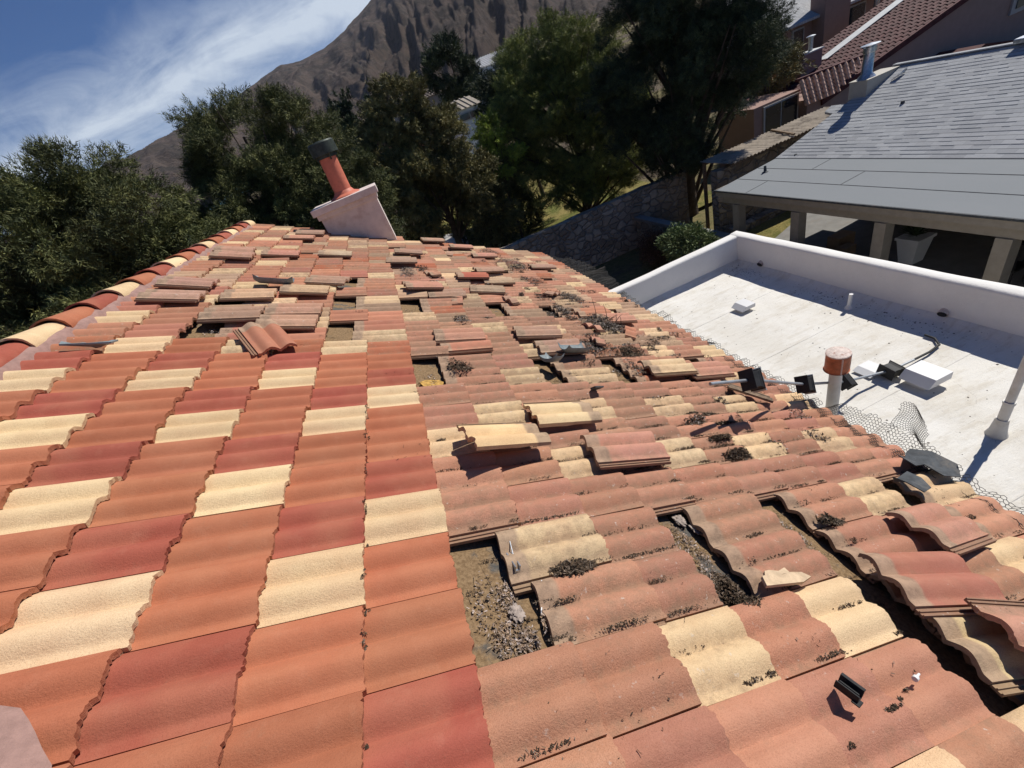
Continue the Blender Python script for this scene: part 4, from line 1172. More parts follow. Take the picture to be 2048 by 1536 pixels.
# dark litter specks on the white roof
r = np.random.RandomState(9); V = []; F = []; C = []; n = 0
for _ in range(620):
    if r.rand() < 0.45: x, y = r.uniform(3.7, 5.95), r.uniform(-1, 5.2)
    else: x, y = r.normal(5.8, 0.10), r.choice([4.9, 5.1, 2.3, 3.4]) + r.normal() * 0.25
    if x > 5.95 or y > 5.25: continue
    s = 0.004 + 0.010 * r.rand() ** 3 * (1 if x > 5.5 else 0.8); z = floor_z(x, y) + 0.001; a = r.rand() * 3
    for k in range(4): V.append((x + s * math.cos(a + k * 1.57) * (0.5 + r.rand()), y + s * math.sin(a + k * 1.57), z))
    V.append((x, y, z + s * 0.5)); C += [(0.06, 0.045, 0.035)] * 5
    F += [(n, n + 1, n + 4), (n + 1, n + 2, n + 4), (n + 2, n + 3, n + 4), (n + 3, n, n + 4)]; n += 5
tag(trimesh("roof_grit", V, F, M['bits'], np.array(C)), "dark leaf crumbs scattered on the white flat roof", "grit", None, "stuff")

# conduit on pipe blocks, sticking up over the tiles
cond = empty("conduit_run", (2.32, 1.33, -0.77), "grey conduit on black support blocks, rising from the white roof over the tiles", "conduit")
cpts = [Vector(p) for p in ((2.30, 1.325, -0.765), (2.71, 1.385, -0.985), (3.50, 1.62, -1.60), (4.19, 1.78, -2.035), (4.50, 1.815, -2.16), (4.80, 1.78, -2.215), (5.12, 1.79, -2.245))]
mb = MB(); mb.tube(cpts, 0.0135, 12); mb.build("pipe", M['conduit'], cond, smooth=True)
mb = MB(); mb.tube([(5.10, 1.79, -2.245), (5.35, 1.80, -2.262), (5.52, 1.83, -2.27), (5.60, 1.93, -2.27), (5.60, 2.03, -2.265)], 0.012, 10); mb.build("cable", M['black'], cond, smooth=True)
def block(p, d, s, twist, flange=True):
    """trapezoid rubber pipe block whose length lies across the conduit"""
    d = Vector(d).normalized()
    side = d.cross(Vector((0, 0, 1))).normalized(); up = side.cross(d).normalized()
    R = Matrix.Rotation(math.radians(twist), 3, d)
    side = R @ side; up = R @ up
    p = Vector(p)
    mb = MB()
    def P(a, b, c): return tuple(p + d * a + side * b + up * c)
    w, h, l = 0.062 * s, 0.055 * s, 0.078 * s
    # waisted body
    ring = []
    secs = [(-w, 1.0), (-w * 0.55, 0.80), (w * 0.55, 0.80), (w, 1.0)]
    V = []
    for (a, q) in secs:
        V += [P(a, -l * q, -h * q), P(a, l * q, -h * q), P(a, l * q, h * q), P(a, -l * q, h * q)]
    F = [(0, 3, 2, 1), (12, 13, 14, 15)]
    for k in range(3):
        for m_ in range(4): F.append((k * 4 + m_, k * 4 + (m_ + 1) % 4, (k + 1) * 4 + (m_ + 1) % 4, (k + 1) * 4 + m_))
    mb.add(V, F)
    for a in (-w, w):
        V = [P(a - 0.004, -l * 1.06, -h * 1.06), P(a - 0.004, l * 1.06, -h * 1.06), P(a - 0.004, l * 1.06, h * 1.06), P(a - 0.004, -l * 1.06, h * 1.06), P(a + 0.004, -l * 1.06, -h * 1.06), P(a + 0.004, l * 1.06, -h * 1.06), P(a + 0.004, l * 1.06, h * 1.06), P(a + 0.004, -l * 1.06, h * 1.06)]
        mb.add(V, [(0, 3, 2, 1), (4, 5, 6, 7), (0, 1, 5, 4), (1, 2, 6, 5), (2, 3, 7, 6), (3, 0, 4, 7)])
    o = mb.build("support_block", M['black'], cond, bevel=0.003)
    if flange:
        b = MB(); n = 12; V = []
        for k in range(n + 1):
            s_ = -1 + 2 * k / n; wv = 0.010 * math.cos(k * math.pi * 4 / n)
            for (a, b_) in ((w + 0.006 + wv, -h * 0.9), (w + 0.022 + wv, -h * 0.9), (w + 0.022 + wv, h * 0.9), (w + 0.006 + wv, h * 0.9)): V.append(P(a, l * 1.2 * s_, b_))
        F = [(k * 4 + m_, (k + 1) * 4 + m_, (k + 1) * 4 + (m_ + 1) % 4, k * 4 + (m_ + 1) % 4) for k in range(n) for m_ in range(4)] + [(0, 1, 2, 3), (n * 4 + 3, n * 4 + 2, n * 4 + 1, n * 4)]
        b.add(V, F); q = b.build("base_plate", M['conduit'], None, smooth=True, angle=30); q.parent = o; q.location = -Vector(cond.location)
for k, tw, s in ((1, 55, 1.0), (2, 60, 0.95), (3, 35, 0.95), (5, 5, 1.05)):
    block(cpts[k], cpts[min(k + 1, 6)] - cpts[k - 1], s, tw, flange=k < 3)

# ---------------------------------------------------------------- ground, yard, walls
def gz(x, y):
    r_ = math.hypot(x - 1, y + 1)
    az = math.degrees(math.atan2(y + 1, x - 1))
    z = -5.42
    left = max(0.0, min(1.0, (-x - 4) / 25.0))
    z -= 3.2 * left
    if r_ > 30:
        rise = (r_ - 30) * 0.085
        if az > 98 or az < -90: rise *= max(0.12, 1 - (az % 360 - 98) / 14.0)
        if az < 45: rise *= max(0.0, (az + 10) / 55.0)
        z += rise
    z += 0.05 * mnoise.noise((x * 0.2, y * 0.2, 0)) + (0.8 * mnoise.noise((x * 0.02, y * 0.02, 3)) if r_ > 60 else 0)
    return z
gx = np.concatenate([np.linspace(-260, -42, 24), np.linspace(-40, 60, 110), np.linspace(63, 330, 26)])
gy = np.concatenate([np.linspace(-60, -12, 10), np.linspace(-10, 80, 110), np.linspace(84, 420, 40)])
V = [(x, y, gz(x, y)) for x in gx for y in gy]; n = len(gy)
F = [(a * n + b, (a + 1) * n + b, (a + 1) * n + b + 1, a * n + b + 1) for a in range(len(gx) - 1) for b in range(n - 1)]
o = trimesh("ground", V, F, M['ground']); tag(o, kind="structure")
def patch(name, poly, m, dz=0.02, div=14, kind="structure"):
    """quad patch draped on the ground"""
    p = np.array(poly, float); V = []
    for a in range(div + 1):
        for b in range(div + 1):
            s, t_ = a / div, b / div
            q = (p[0] * (1 - s) + p[1] * s) * (1 - t_) + (p[3] * (1 - s) + p[2] * s) * t_
            V.append((q[0], q[1], gz(q[0], q[1]) + dz))
    F = [(a * (div + 1) + b, (a + 1) * (div + 1) + b, (a + 1) * (div + 1) + b + 1, a * (div + 1) + b + 1) for a in range(div) for b in range(div)]
    o = trimesh(name, V, F, m); tag(o, kind=kind); return o
patch("lawn", [(3, 16.2), (15, 16.2), (17, 46), (3, 46)], M['lawn'], 0.16)
patch("patio_lawn", [(10.2, 10.5), (17.8, 9.6), (17.8, 12.9), (10.6, 12.9)], M['lawn'], 0.05)
patch("patio_paving", [(10.3, -6), (20, -6), (17.3, 12.7), (11.9, 10.7)], M['concrete'], 0.10)
patch("street", [(-30, 12), (-18, 10), (-14, 60), (-26, 62)], M['asph_far'], 0.25)
patch("street_pavement", [(-17.5, 10), (-15.5, 10), (-11.5, 60), (-13.5, 60)], simple("pale_paving", (0.50, 0.48, 0.45), 0.06, 2, 0.9, 0), 0.30)
patch("far_paving", [(0.5, 27), (4.2, 26.5), (4.8, 31), (1.0, 33)], simple("pale_path_paving", (0.42, 0.40, 0.38), 0.06, 2, 0.9, 0), 0.22)

def stone_wall(name, p, q, thick, z0, z1, label, m, cap=None, capm=None):
    root = empty(name, (p[0], p[1], z0), label, "wall")
    mb = MB(); d = Vector((q[0] - p[0], q[1] - p[1], 0)); nrm = Vector((-d.y, d.x, 0)).normalized()
    n = 50; V = []
    prof_ = [(-.5, z0), (-.5, z1), (.5, z1), (.5, z0)]
    zz = [z0, z0 * .66 + z1 * .34, z0 * .33 + z1 * .67, z1]
    for k in range(n + 1):
        s = k / n; c = Vector((p[0], p[1], 0)) + d * s
        for (o_, zs) in [(-.5, z) for z in zz] + [(.5, z) for z in zz[::-1]]:
            w = 0.05 * mnoise.noise((c.x * 1.7, c.y * 1.7, zs * 1.7 + o_))
            pt = c + nrm * (o_ * thick + w)
            V.append((pt.x, pt.y, zs + (0.06 * mnoise.noise((c.x * 1.3, c.y * 1.3, 9)) if zs == z1 and not cap else 0)))
    m_ = 8
    F = [(a * m_ + b, (a + 1) * m_ + b, (a + 1) * m_ + (b + 1) % m_, a * m_ + (b + 1) % m_) for a in range(n) for b in range(m_)] + [tuple(range(m_)), tuple(range(n * m_, n * m_ + m_))[::-1]]
    mb.add(V, F); mb.build("masonry", m, root)
    if cap:
        mb = MB(); mb.obox((p[0], p[1], z1 + cap / 2 + 0.003), (q[0], q[1], z1 + cap / 2 + 0.003), thick + 0.06, cap); mb.build("coping", capm, root, bevel=0.01)
    return root
stone_wall("stone_wall", (-6, 15.85), (12.2, 15.45), 0.4, -5.8, -3.2, "tall shaded rubble stone wall at the back of the yard, below the large pines", M['stone'])
stone_wall("garden_wall", (9.75, 15.2), (9.75, 6.0), 0.25, -5.6, -4.22, "low stone garden wall with a pale coping, running towards the white parapet corner", M['stone'], 0.12, M['concrete'])
stone_wall("rock_wall", (11.7, 13.0), (17.8, 12.95), 0.35, -5.6, -3.02, "dark rough stone wall in deep shade under the corrugated lean-to roof", M['stone'])
stone_wall("rock_edging", (11.9, 12.45), (15.5, 12.65), 0.4, -5.6, -5.1, "low loose rock edging behind the patio lawn", M['stone'])

# ---------------------------------------------------------------- neighbour with the grey roof
nb = empty("grey_roof_house", (14, 6, -5.4), "neighbour's house with a large grey shingle roof and a shaded patio on tan columns", "house")
EX, EZ, BX, BZ, RX, RZ = 10.25, -3.0, 12.45, -2.84, 16.05, -1.54
Y0, Y1 = -9.0, 11.1
def plane_obj(name, o0, ex_, ey_, lx, ly, m, thick=0.06, outline=None):
    """slab stored with its own axes (x up the slope) so the shingle courses follow it"""
    ex_ = Vector(ex_).normalized(); ey_ = Vector(ey_).normalized(); ez_ = ex_.cross(ey_)
    mb = MB()
    pts = outline or [(0, 0), (lx, 0), (lx, ly), (0, ly)]
    k = len(pts)
    mb.add([(x, y, 0) for x, y in pts] + [(x, y, -thick) for x, y in pts], [tuple(range(k)), tuple(range(k, 2 * k))[::-1]] + [(q, k + q, k + (q + 1) % k, (q + 1) % k) for q in range(k)])
    o = mb.build(name, m, None)
    mat = Matrix((ex_, ey_, ez_)).transposed().to_4x4(); mat.translation = Vector(o0)
    return o, mat
def part(o, mat, parent):
    o.parent = parent; o.matrix_parent_inverse = Matrix.Identity(4)
    o.matrix_basis = Matrix.Translation(-Vector(parent.location)) @ mat
sl1 = Vector((BX - EX, 0, BZ - EZ)); sl2 = Vector((RX - BX, 0, RZ - BZ))
o, mt = plane_obj("patio_roof", (EX, Y0, EZ), sl1, (0, 1, 0), sl1.length + .1, Y1 - Y0, M['rolled']); part(o, mt, nb)
L2 = sl2.length; ly = Y1 - Y0
o, mt = plane_obj("shingle_roof", (BX, Y0, BZ + 0.012), sl2, (0, 1, 0), L2, ly, M['shingle'], 0.08, [(0, 0), (L2, 0), (L2, ly - 0.55), (L2 * 0.60, ly - 0.35), (L2 * 0.60, ly + 0.1), (L2 * 0.53, ly + 0.1), (L2 * 0.50, ly - 0.28), (0, ly)])
part(o, mt, nb)
# real shingle butts: thin laths along each course
mb = MB()
nc = int(L2 / 0.135)
for k in range(1, nc):
    s = k * 0.135 / L2; x = BX + sl2.x * s; z = BZ + 0.012 + sl2.z * s
    yend = Y1 - (0.05 + 0.3 * s)
    y = Y0 + 2.5
    while y < yend - .05:
        l = 0.14 + 0.26 * random.random()
        if random.random() < 0.66: mb.obox((x, y, z + 0.002), (x, min(y + l, yend), z + 0.002), 0.008, 0.007 + 0.006 * random.random(), up=(-sl2.z, 0, sl2.x))
        y += l + 0.01
mb.build("shingle_butts", M['rolled'], nb)
mb = MB()
for s in (0.36, 0.70):
    x = EX + sl1.x * s; z = EZ + sl1.z * s
    mb.obox((x, Y0, z + 0.002), (x, Y1 - 0.02, z + 0.002), 0.016, 0.010)
for (s0, s1, y) in ((0.36, 0.70, 3.4), (0.70, 1.0, 9.3), (0.0, 0.36, 10.0), (0.36, .7, 7.8)):
    mb.obox((EX + sl1.x * s0, y - 0.1, EZ + sl1.z * s0 + 0.002), (EX + sl1.x * s1, y - 0.1, EZ + sl1.z * s1 + 0.002), 0.014, 0.008)
mb.build("roofing_laps", M['lead'], nb)
# far side of the roof
sl3 = Vector((5.2, 0, -1.75))
o, mt = plane_obj("rear_slope", (RX, Y0, RZ + 0.006), sl3, (0, 1, 0), sl3.length, ly - .55, M['shingle'], 0.08); part(o, mt, nb)
mb = MB(); mb.obox((RX, Y0, RZ + 0.035), (RX, Y1 - 0.55, RZ + 0.035), 0.16, 0.03); mb.build("ridge_strip", M['shingle'], nb, bevel=0.01)
# fascia and beam, columns
mb = MB(); mb.box(EX - 0.03, Y0, EZ - 0.17, EX - 0.002, Y1, EZ - 0.005); mb.box(EX, Y1 + 0.002, EZ - 0.17, BX, Y1 + 0.03, EZ + 0.02); mb.build("fascia", M['tan_trim'], nb)
mb = MB(); mb.box(EX - 0.07, Y0, EZ - 0.02, EX - 0.031, Y1 + 0.03, EZ + 0.022); mb.build("drip_edge", M['lead'], nb)
mb = MB(); mb.box(EX + 0.15, Y0, EZ - 0.42, EX + 0.38, Y1 - 0.1, EZ - 0.12); mb.build("patio_beam", M['tan_trim'], nb)
for y in (10.42, 8.30, 6.12, 4.0, 1.8, -0.4, -2.6):
    mb = MB(); mb.box(EX + 0.10, y - 0.125, -5.4, EX + 0.36, y + 0.125, EZ - 0.421); mb.box(EX + 0.07, y - 0.155, -5.4, EX + 0.39, y + 0.155, -5.15)
    mb.build("column", M['tan_trim'], nb, bevel=0.008)
# house wall behind the patio, ceilings, windows
mb = MB(); mb.box(14.6, Y0, -5.4, 14.8, 9.6, -2.25); mb.box(14.8, 9.4, -5.4, 20.5, 9.6, -2.3)
mb.box(EX + 0.4, Y0, EZ - 0.16, 14.59, 9.5, EZ - 0.12)
mb.build("house_wall", M['patio_wall'], nb)
for (y0, y1, z0, z1) in ((1.2, 3.0, -5.3, -3.35), (4.1, 5.9, -5.3, -3.35), (7.0, 8.6, -4.6, -3.5), (-1.6, 0.2, -4.6, -3.5)):
    f_ = MB(); f_.box(14.55, y0, z0, 14.598, y1, z1); fo = f_.build("patio_door" if z0 < -5 else "window", M['frame'], nb)
    for (a, b) in ((y0 + .06, (y0 + y1) / 2 - .03), ((y0 + y1) / 2 + .03, y1 - .06)):
        g = MB(); g.box(14.53, a, z0 + .06, 14.549, b, z1 - .06); go = g.build("pane", M['glass'], None); go.parent = fo; go.location = -Vector(nb.location)
# sheet metal flue box on the shingles
fb = MB()
zt = -1.52
v = []
x0, x1, y0, y1 = 14.82, 15.95, 10.32, 10.86
fb.box(x0, y0, -2.25, x1, y1, zt - 0.04)
fbo = fb.build("flue_box", M['cream_tin'], nb, bevel=0.006)
g = MB(); g.box(x0 - .02, y0 - .02, zt - .039, x1 + .02, y1 + .02, zt - .02); q = g.build("box_lid", M['cream_tin'], None, bevel=0.004); q.parent = fbo; q.location = -Vector(nb.location)
g = MB(); g.tube([(15.1, 10.6, zt - .03), (15.1, 10.6, zt + .02), (15.1, 10.6, zt + .10), (15.12, 10.6, zt + .62)], [.24, .20, .135, .130], 24)
q = g.build("flue_pipe", M['galv'], None, smooth=True); q.parent = fbo; q.location = -Vector(nb.location)
g = MB(); g.tube([(15.12, 10.6, zt + .60), (15.12, 10.6, zt + .61), (15.12, 10.6, zt + .73)], [.15, .16, .16], 20)
g.tube([(15.12, 10.6, zt + .77), (15.12, 10.6, zt + .79), (15.12, 10.6, zt + .82)], [.23, .23, .05], 24)
g.tube([(15.12, 10.6, zt + .72), (15.12, 10.6, zt + .78)], .10, 12)
q = g.build("flue_cap", M['galv'], None, smooth=True, angle=35); q.parent = fbo; q.location = -Vector(nb.location)
# plumbing vents on the grey roof
for (x, y, z, h) in ((11.55, 10.55, -2.90, .17), (14.38, 8.95, -2.12, .05), (12.6, 10.5, -2.80, .04)):
    g = MB(); g.tube([(x, y, z), (x, y, z + .02), (x + (.0 if h < .1 else .02), y + (.0 if h < .1 else .03), z + h)], [.09 if h > .1 else .05, .045, .035], 12); g.build("plumbing_vent", M['lead'], nb, smooth=True)
g = MB(); g.obox((15.98, 7.0, RZ + .10), (15.98, 7.75, RZ + .10), .30, .10); g.build("ridge_vent", M['galv'], nb, bevel=.02)
g = MB()
for k in range(5): g.obox((15.35 + .06 * k, 10.05 - .03 * k, -1.75 + .02 * k), (15.42 + .06 * k, 9.92, -1.66 + .02 * k), .05, .03)
g.build("foil_flashing", M['galv'], nb)

# things on the patio
def planter(x, y, label):
    root = empty("planter", (x, y, -5.32), label, "planter")
    g = MB(); s0, s1, h = .17, .25, .62
    V = [(x - s0, y - s0, -5.32), (x + s0, y - s0, -5.32), (x + s0, y + s0, -5.32), (x - s0, y + s0, -5.32), (x - s1, y - s1, -5.32 + h), (x + s1, y - s1, -5.32 + h), (x + s1, y + s1, -5.32 + h), (x - s1, y + s1, -5.32 + h)]
    g.add(V, [(0, 3, 2, 1), (4, 5, 6, 7), (0, 1, 5, 4), (1, 2, 6, 5), (2, 3, 7, 6), (3, 0, 4, 7)]); g.box(x - s1 - .03, y - s1 - .03, -5.32 + h, x + s1 + .03, y + s1 + .03, -5.32 + h + .07)
    g.build("pot", M['ventwhite'], root, bevel=.006)
    r = np.random.RandomState(int(x * 7)); V = []; F = []; C = []; n = 0
    for k in range(130):
        a = r.rand() * 6.28; e = r.uniform(.3, 1.3); L = r.uniform(.18, .42); b = np.array([x, y, -4.63]); d = np.array([math.cos(a) * math.cos(e), math.sin(a) * math.cos(e), math.sin(e)])
        s = np.cross(d, (0, 0, 1)); s /= np.linalg.norm(s); V += [b - s * .012, b + d * L * .6 - s * .02, b + d * L, b + d * L * .6 + s * .02]; C += [(.05, .08, .03)] * 4; F.append((n, n + 1, n + 2, n + 3)); n += 4
    trimesh("foliage", V, F, M['leaf'], np.array(C), parent=root)
planter(12.4, 6.7, "tapered white planter with a dark leafy plant on the shaded patio, between two columns")
def patio_table(x, y, label):
    root = empty("patio_table", (x, y, -5.32), label, "table")
    g = MB(); g.tube([(x, y, -4.64), (x, y, -4.60)], .55, 28); g.build("tabletop", M['glass'], root)
    for a in range(4):
        an = a * math.pi / 2 + .4; g = MB(); g.tube([(x + .40 * math.cos(an), y + .40 * math.sin(an), -5.32), (x + .3 * math.cos(an), y + .3 * math.sin(an), -4.645)], .018, 8); g.build("leg", M['black'], root)
patio_table(13.1, 4.5, "round glass patio table in the deep shade under the grey roof")
def patio_chair(x, y, rz, label):
    root = empty("patio_chair", (x, y, -5.32), label, "chair", "dark chairs round the patio table", )
    def T(a, b, c): ca, sa = math.cos(rz), math.sin(rz); return (x + a * ca - b * sa, y + a * sa + b * ca, -5.32 + c)
    g = MB(); g.obox(T(-.22, 0, .43), T(.22, 0, .43), .46, .04); g.build("seat", M['black'], root)
    g = MB(); g.obox(T(-.24, 0, .48), T(-.32, 0, .95), .46, .035, up=(math.cos(rz), math.sin(rz), 0)); g.build("backrest", M['black'], root)
    for a in (-.2, .2):
        for b in (-.2, .2): g = MB(); g.tube([T(a, b, 0), T(a, b, .41)], .013, 6); g.build("leg", M['black'], root)
patio_chair(12.2, 4.7, 0.0, "dark patio chair on the lawn side of the glass table")
patio_chair(13.2, 3.5, 1.6, "dark patio chair on the side of the glass table away from the planter")
# boxes by the second column
for (x, y, s, lab) in ((12.5, 8.7, .28, "cardboard-coloured box on the patio floor, larger of the pair"), (12.1, 8.2, .2, "cardboard-coloured box on the patio floor, smaller of the pair")):
    g = MB(); g.box(x - s, y - s * .7, -5.32, x + s, y + s * .7, -5.32 + s * 1.3); g.box(x - s, -.012 + y, -5.32 + s * 1.3, x + s, y + .012, -5.32 + s * 1.3 + .004)
    tag(g.build("storage_box", simple("cardboard", (.30, .20, .12), .1, 8), None, bevel=.006), lab, "box", "boxes on the patio")

# corrugated lean-to roof with dead leaves, left of the grey roof
lt = empty("lean_to", (14, 13.2, -5.4), "long low corrugated lean-to roof strewn with dead leaves, left of the grey roof", "lean-to")
V = []; F = []; nx, ny = 230, 8
for a in range(nx + 1):
    x = 12.0 + (17.6 - 12.0) * a / nx
    for b in range(ny + 1):
        y = 12.45 + (14.1 - 12.45) * b / ny + 0.03 * mnoise.noise((x * 3, b, 0)) * (b == 0)
        V.append((x, y, -2.86 + 0.02 * math.sin(x * 2 * math.pi / 0.075 * 0.5) + 0.03 * mnoise.noise((x, y, 2)) + .03 * (y - 12.4)))
F = [(a * (ny + 1) + b, (a + 1) * (ny + 1) + b, (a + 1) * (ny + 1) + b + 1, a * (ny + 1) + b + 1) for a in range(nx) for b in range(ny)]
mb = MB(); mb.add(V, F); mb.build("corrugated_sheet", simple("leaf_stained_sheet", (.40, .34, .27), .2, 1.6, .85, .4, 20, .02, dirt=(.06, .04, .03), dirtamt=1.0), lt, smooth=True, angle=60)
for (x, y) in ((12.1, 14.0), (14.5, 14.0), (17.3, 14.0)):
    mb = MB(); mb.box(x - .05, y - .05, -5.4, x + .05, y + .05, -2.93); mb.build("post", M['wood_old'], lt)
mb = MB(); mb.box(12.05, 12.54, -2.99, 17.5, 12.62, -2.9); mb.box(12.05, 13.96, -2.96, 17.5, 14.04, -2.87); mb.build("rafter", M['wood_old'], lt)
mb = MB(); mb.obox((14.6, 12.5, -2.80), (15.1, 14.0, -2.76), .07, .05)
tag(mb.build("plank", M['wood_old'], None), "weathered plank lying across the corrugated lean-to roof", "plank")

# ---------------------------------------------------------------- tan house with red tiles behind
tb = empty("red_tile_house", (26, 20, -6.3), "tan stucco house with dark red tiled roof rising behind the grey roof", "house")
ta = math.radians(12.2)
def ribbed(name, o0, ex_, ey_, lx, ly, m, pitch, amp, parent, rows=0.36, thick=.1):
    """roof slope of rolled tiles: rolls run along ex_, courses step every `rows`"""
    ex_ = Vector(ex_).normalized(); ey_ = Vector(ey_).normalized(); ez_ = ex_.cross(ey_)
    nr = max(1, int(lx / rows)); ny_ = int(ly / pitch) * 6 + 1
    V = []; F = []
    ysv = np.linspace(0, ly, ny_)
    for k in range(nr):
        for e in (0, 1):
            xx = lx * (k + e) / nr; zz = 0.03 * (1 - e)
            for y in ysv: V.append((xx, y, zz + amp * abs(math.sin(math.pi * y / pitch))))
    R_ = len(V) // ny_
    F = [(a * ny_ + b, (a + 1) * ny_ + b, (a + 1) * ny_ + b + 1, a * ny_ + b + 1) for a in range(R_ - 1) for b in range(ny_ - 1)]
    mb = MB(); mb.add(V, F); o = mb.build(name, m, None, smooth=True, angle=35)
    mat = Matrix((ex_, ey_, ez_)).transposed().to_4x4(); mat.translation = Vector(o0)
    part(o, mat, parent)
    return o
# main slope rises to +x; gable wall on the near side
ribbed("main_roof", (21.9, 18.0, -3.55), (math.cos(ta), 0, math.sin(ta)), (0, 1, 0), 13.2, 5.9, M['redtile'], .30, .09, tb, rows=.42)
mb = MB()
Lm = 13.2
xe, ze = 21.9 + Lm * math.cos(ta), -3.55 + Lm * math.sin(ta)
mb.obox((21.8, 17.96, -3.62), (xe, 17.96, ze - .07), .10, .26)
mb.build("rake_board", M['redtile'], tb)
mb = MB()
mb.add([(22.4, 18.08, -8), (48, 18.08, -8), (48, 18.08, 3), (xe, 18.08, ze - .1), (22.4, 18.08, -3.55), (22.4, 23.7, -8), (48, 23.7, -8), (48, 23.7, 3), (xe, 23.7, ze - .1), (22.4, 23.7, -3.55)],
       [(0, 1, 2, 3, 4), (5, 9, 8, 7, 6), (0, 4, 9, 5), (3, 2, 7, 8), (4, 3, 8, 9), (1, 6, 7, 2)])
mb.build("house_wall", M['tan_wall'], tb)
# lower red gabled roof against the wall, tucked behind the grey ridge
mb = MB()
mb.add([(24.0, 16.2, -5.3), (29.0, 16.2, -3.72), (34.5, 16.2, -4.9), (34.5, 16.2, -5.0), (29.0, 16.2, -3.95), (24.0, 16.2, -5.5),
        (24.0, 18.05, -5.3), (29.0, 18.05, -3.72), (34.5, 18.05, -4.9), (34.5, 18.05, -5.0), (29.0, 18.05, -3.95), (24.0, 18.05, -5.5)],
       [(0, 5, 4, 1), (1, 4, 3, 2), (0, 1, 7, 6), (1, 2, 8, 7), (5, 11, 10, 4), (4, 10, 9, 3)])
mb.build("lower_roof", M['redtile'], tb)
mb = MB(); mb.add([(24.4, 16.6, -8), (34, 16.6, -8), (34, 16.6, -4.95), (29, 16.6, -3.98), (24.4, 16.6, -5.35)], [(0, 1, 2, 3, 4)]); mb.build("lower_gable", M['tan_wall'], tb)
# valley flashing on the main roof
mb = MB()
def mr(x, y, h=.12): return (x, y, -3.55 + (x - 21.9) * math.tan(ta) + h)
mb.obox(mr(26.1, 21.95), mr(34.0, 22.5), .60, .03, up=(-math.sin(ta), 0, math.cos(ta)))
mb.build("roof_flashing", M['flash'], tb)
# window at the top right
mb = MB(); mb.box(33.2, 17.98, -3.45, 37.5, 18.075, -.6); wo = mb.build("window", M['frame'], tb)
mb = MB(); mb.box(33.45, 17.93, -3.25, 37.3, 17.978, -.8); g = mb.build("pane", simple("bright_glass", (.12, .14, .13), .2, .6, .15, 0, spec=.6), None); g.parent = wo; g.location = -Vector(tb.location)
# chimney with flue
mb = MB(); mb.box(24.25, 21.5, -4.8, 25.6, 22.2, -1.90); ch2 = mb.build("chimney", M['pink_wall'], tb, bevel=.02)
mb = MB(); mb.box(24.2, 21.45, -1.899, 25.65, 22.25, -1.84); g = mb.build("chimney_cap", M['flash'], None); g.parent = ch2; g.location = -Vector(tb.location)
mb = MB(); mb.tube([(25.1, 21.8, -1.86), (25.1, 21.8, -1.25)], .11, 16); mb.tube([(25.1, 21.8, -1.2), (25.1, 21.8, -1.17), (25.1, 21.8, -1.13)], [.22, .22, .08], 18); mb.tube([(25.1, 21.8, -1.27), (25.1, 21.8, -1.19)], .14, 14)
g = mb.build("flue_pipe", M['galv'], None, smooth=True, angle=35); g.parent = ch2; g.location = -Vector(tb.location)
# front wing with barrel tiles lit by the sun
wing0 = Vector((21.4, 20.6, -3.05))
def barrels(name, o0, ex_, ey_, nx_, ny_, px_, py_, r_, m, parent, clip=None):
    ex_ = Vector(ex_).normalized(); ey_ = Vector(ey_).normalized(); ez_ = ex_.cross(ey_)
    mb = MB(); n = 7
    for a in range(nx_):
        for b in range(ny_):
            if clip and not clip(a, b): continue
            V = []
            for (s, rr_) in ((0, r_), (px_ * 1.05, r_ * .66)):
                for k in range(n):
                    th = math.pi * k / (n - 1); V.append((a * px_ + s, b * py_ + rr_ * math.cos(th), rr_ * math.sin(th) + (0 if s == 0 else .07)))
            F = [(k, k + 1, n + k + 1, n + k) for k in range(n - 1)] + [tuple(range(n))]
            mb.add(V, F)
    mb.add([(0, -.1, .005), (nx_ * px_, -.1, .005), (nx_ * px_, ny_ * py_ * (.45 if clip else 1), .005), (0, ny_ * py_, .005)], [(0, 1, 2, 3)])
    o = mb.build(name, m, None, smooth=True, angle=40)
    mat = Matrix((ex_, ey_, ez_)).transposed().to_4x4(); mat.translation = Vector(o0); part(o, mat, parent)
barrels("wing_roof", (20.75, 18.2, -2.36), (0, -.42, -1.05), (1, 0, -.03), 6, 10, .19, .36, .115, M['barrel'], tb, clip=lambda a, b: b < 10 - a * .95)
barrels("rear_wing_roof", (22.6, 22.0, -1.98), (0, -.42, -1.05), (1, 0, -.03), 3, 7, .19, .33, .11, M['barrel'], tb)
mb = MB(); mb.box(21.0, 18.0, -8, 22.4, 20.9, -3.25); mb.box(18.4, 18.45, -8, 20.99, 20.9, -2.75); mb.box(22.6, 22.05, -8, 25.0, 23, -2.0); mb.build("wing_wall", M['pink_wall'], tb)
mb = MB(); mb.obox((20.6, 18.24, -2.30), (24.3, 18.24, -2.45), .20, .12); mb.build("wing_ridge", M['redtile'], tb)
mb = MB(); mb.obox((22.5, 22.04, -1.93), (25.0, 22.04, -1.98), .2, .12); mb.build("wing_ridge", M['redtile'], tb)
mb = MB(); mb.box(18.9, 18.38, -4.6, 20.9, 18.445, -2.85); wo = mb.build("window", M['frame'], tb)
for (a, b) in ((19.0, 19.85), (19.93, 20.8)):
    mb = MB(); mb.box(a, 18.35, -4.55, b, 18.379, -2.93); g = mb.build("pane", M['glass'], None); g.parent = wo; g.location = -Vector(tb.location)
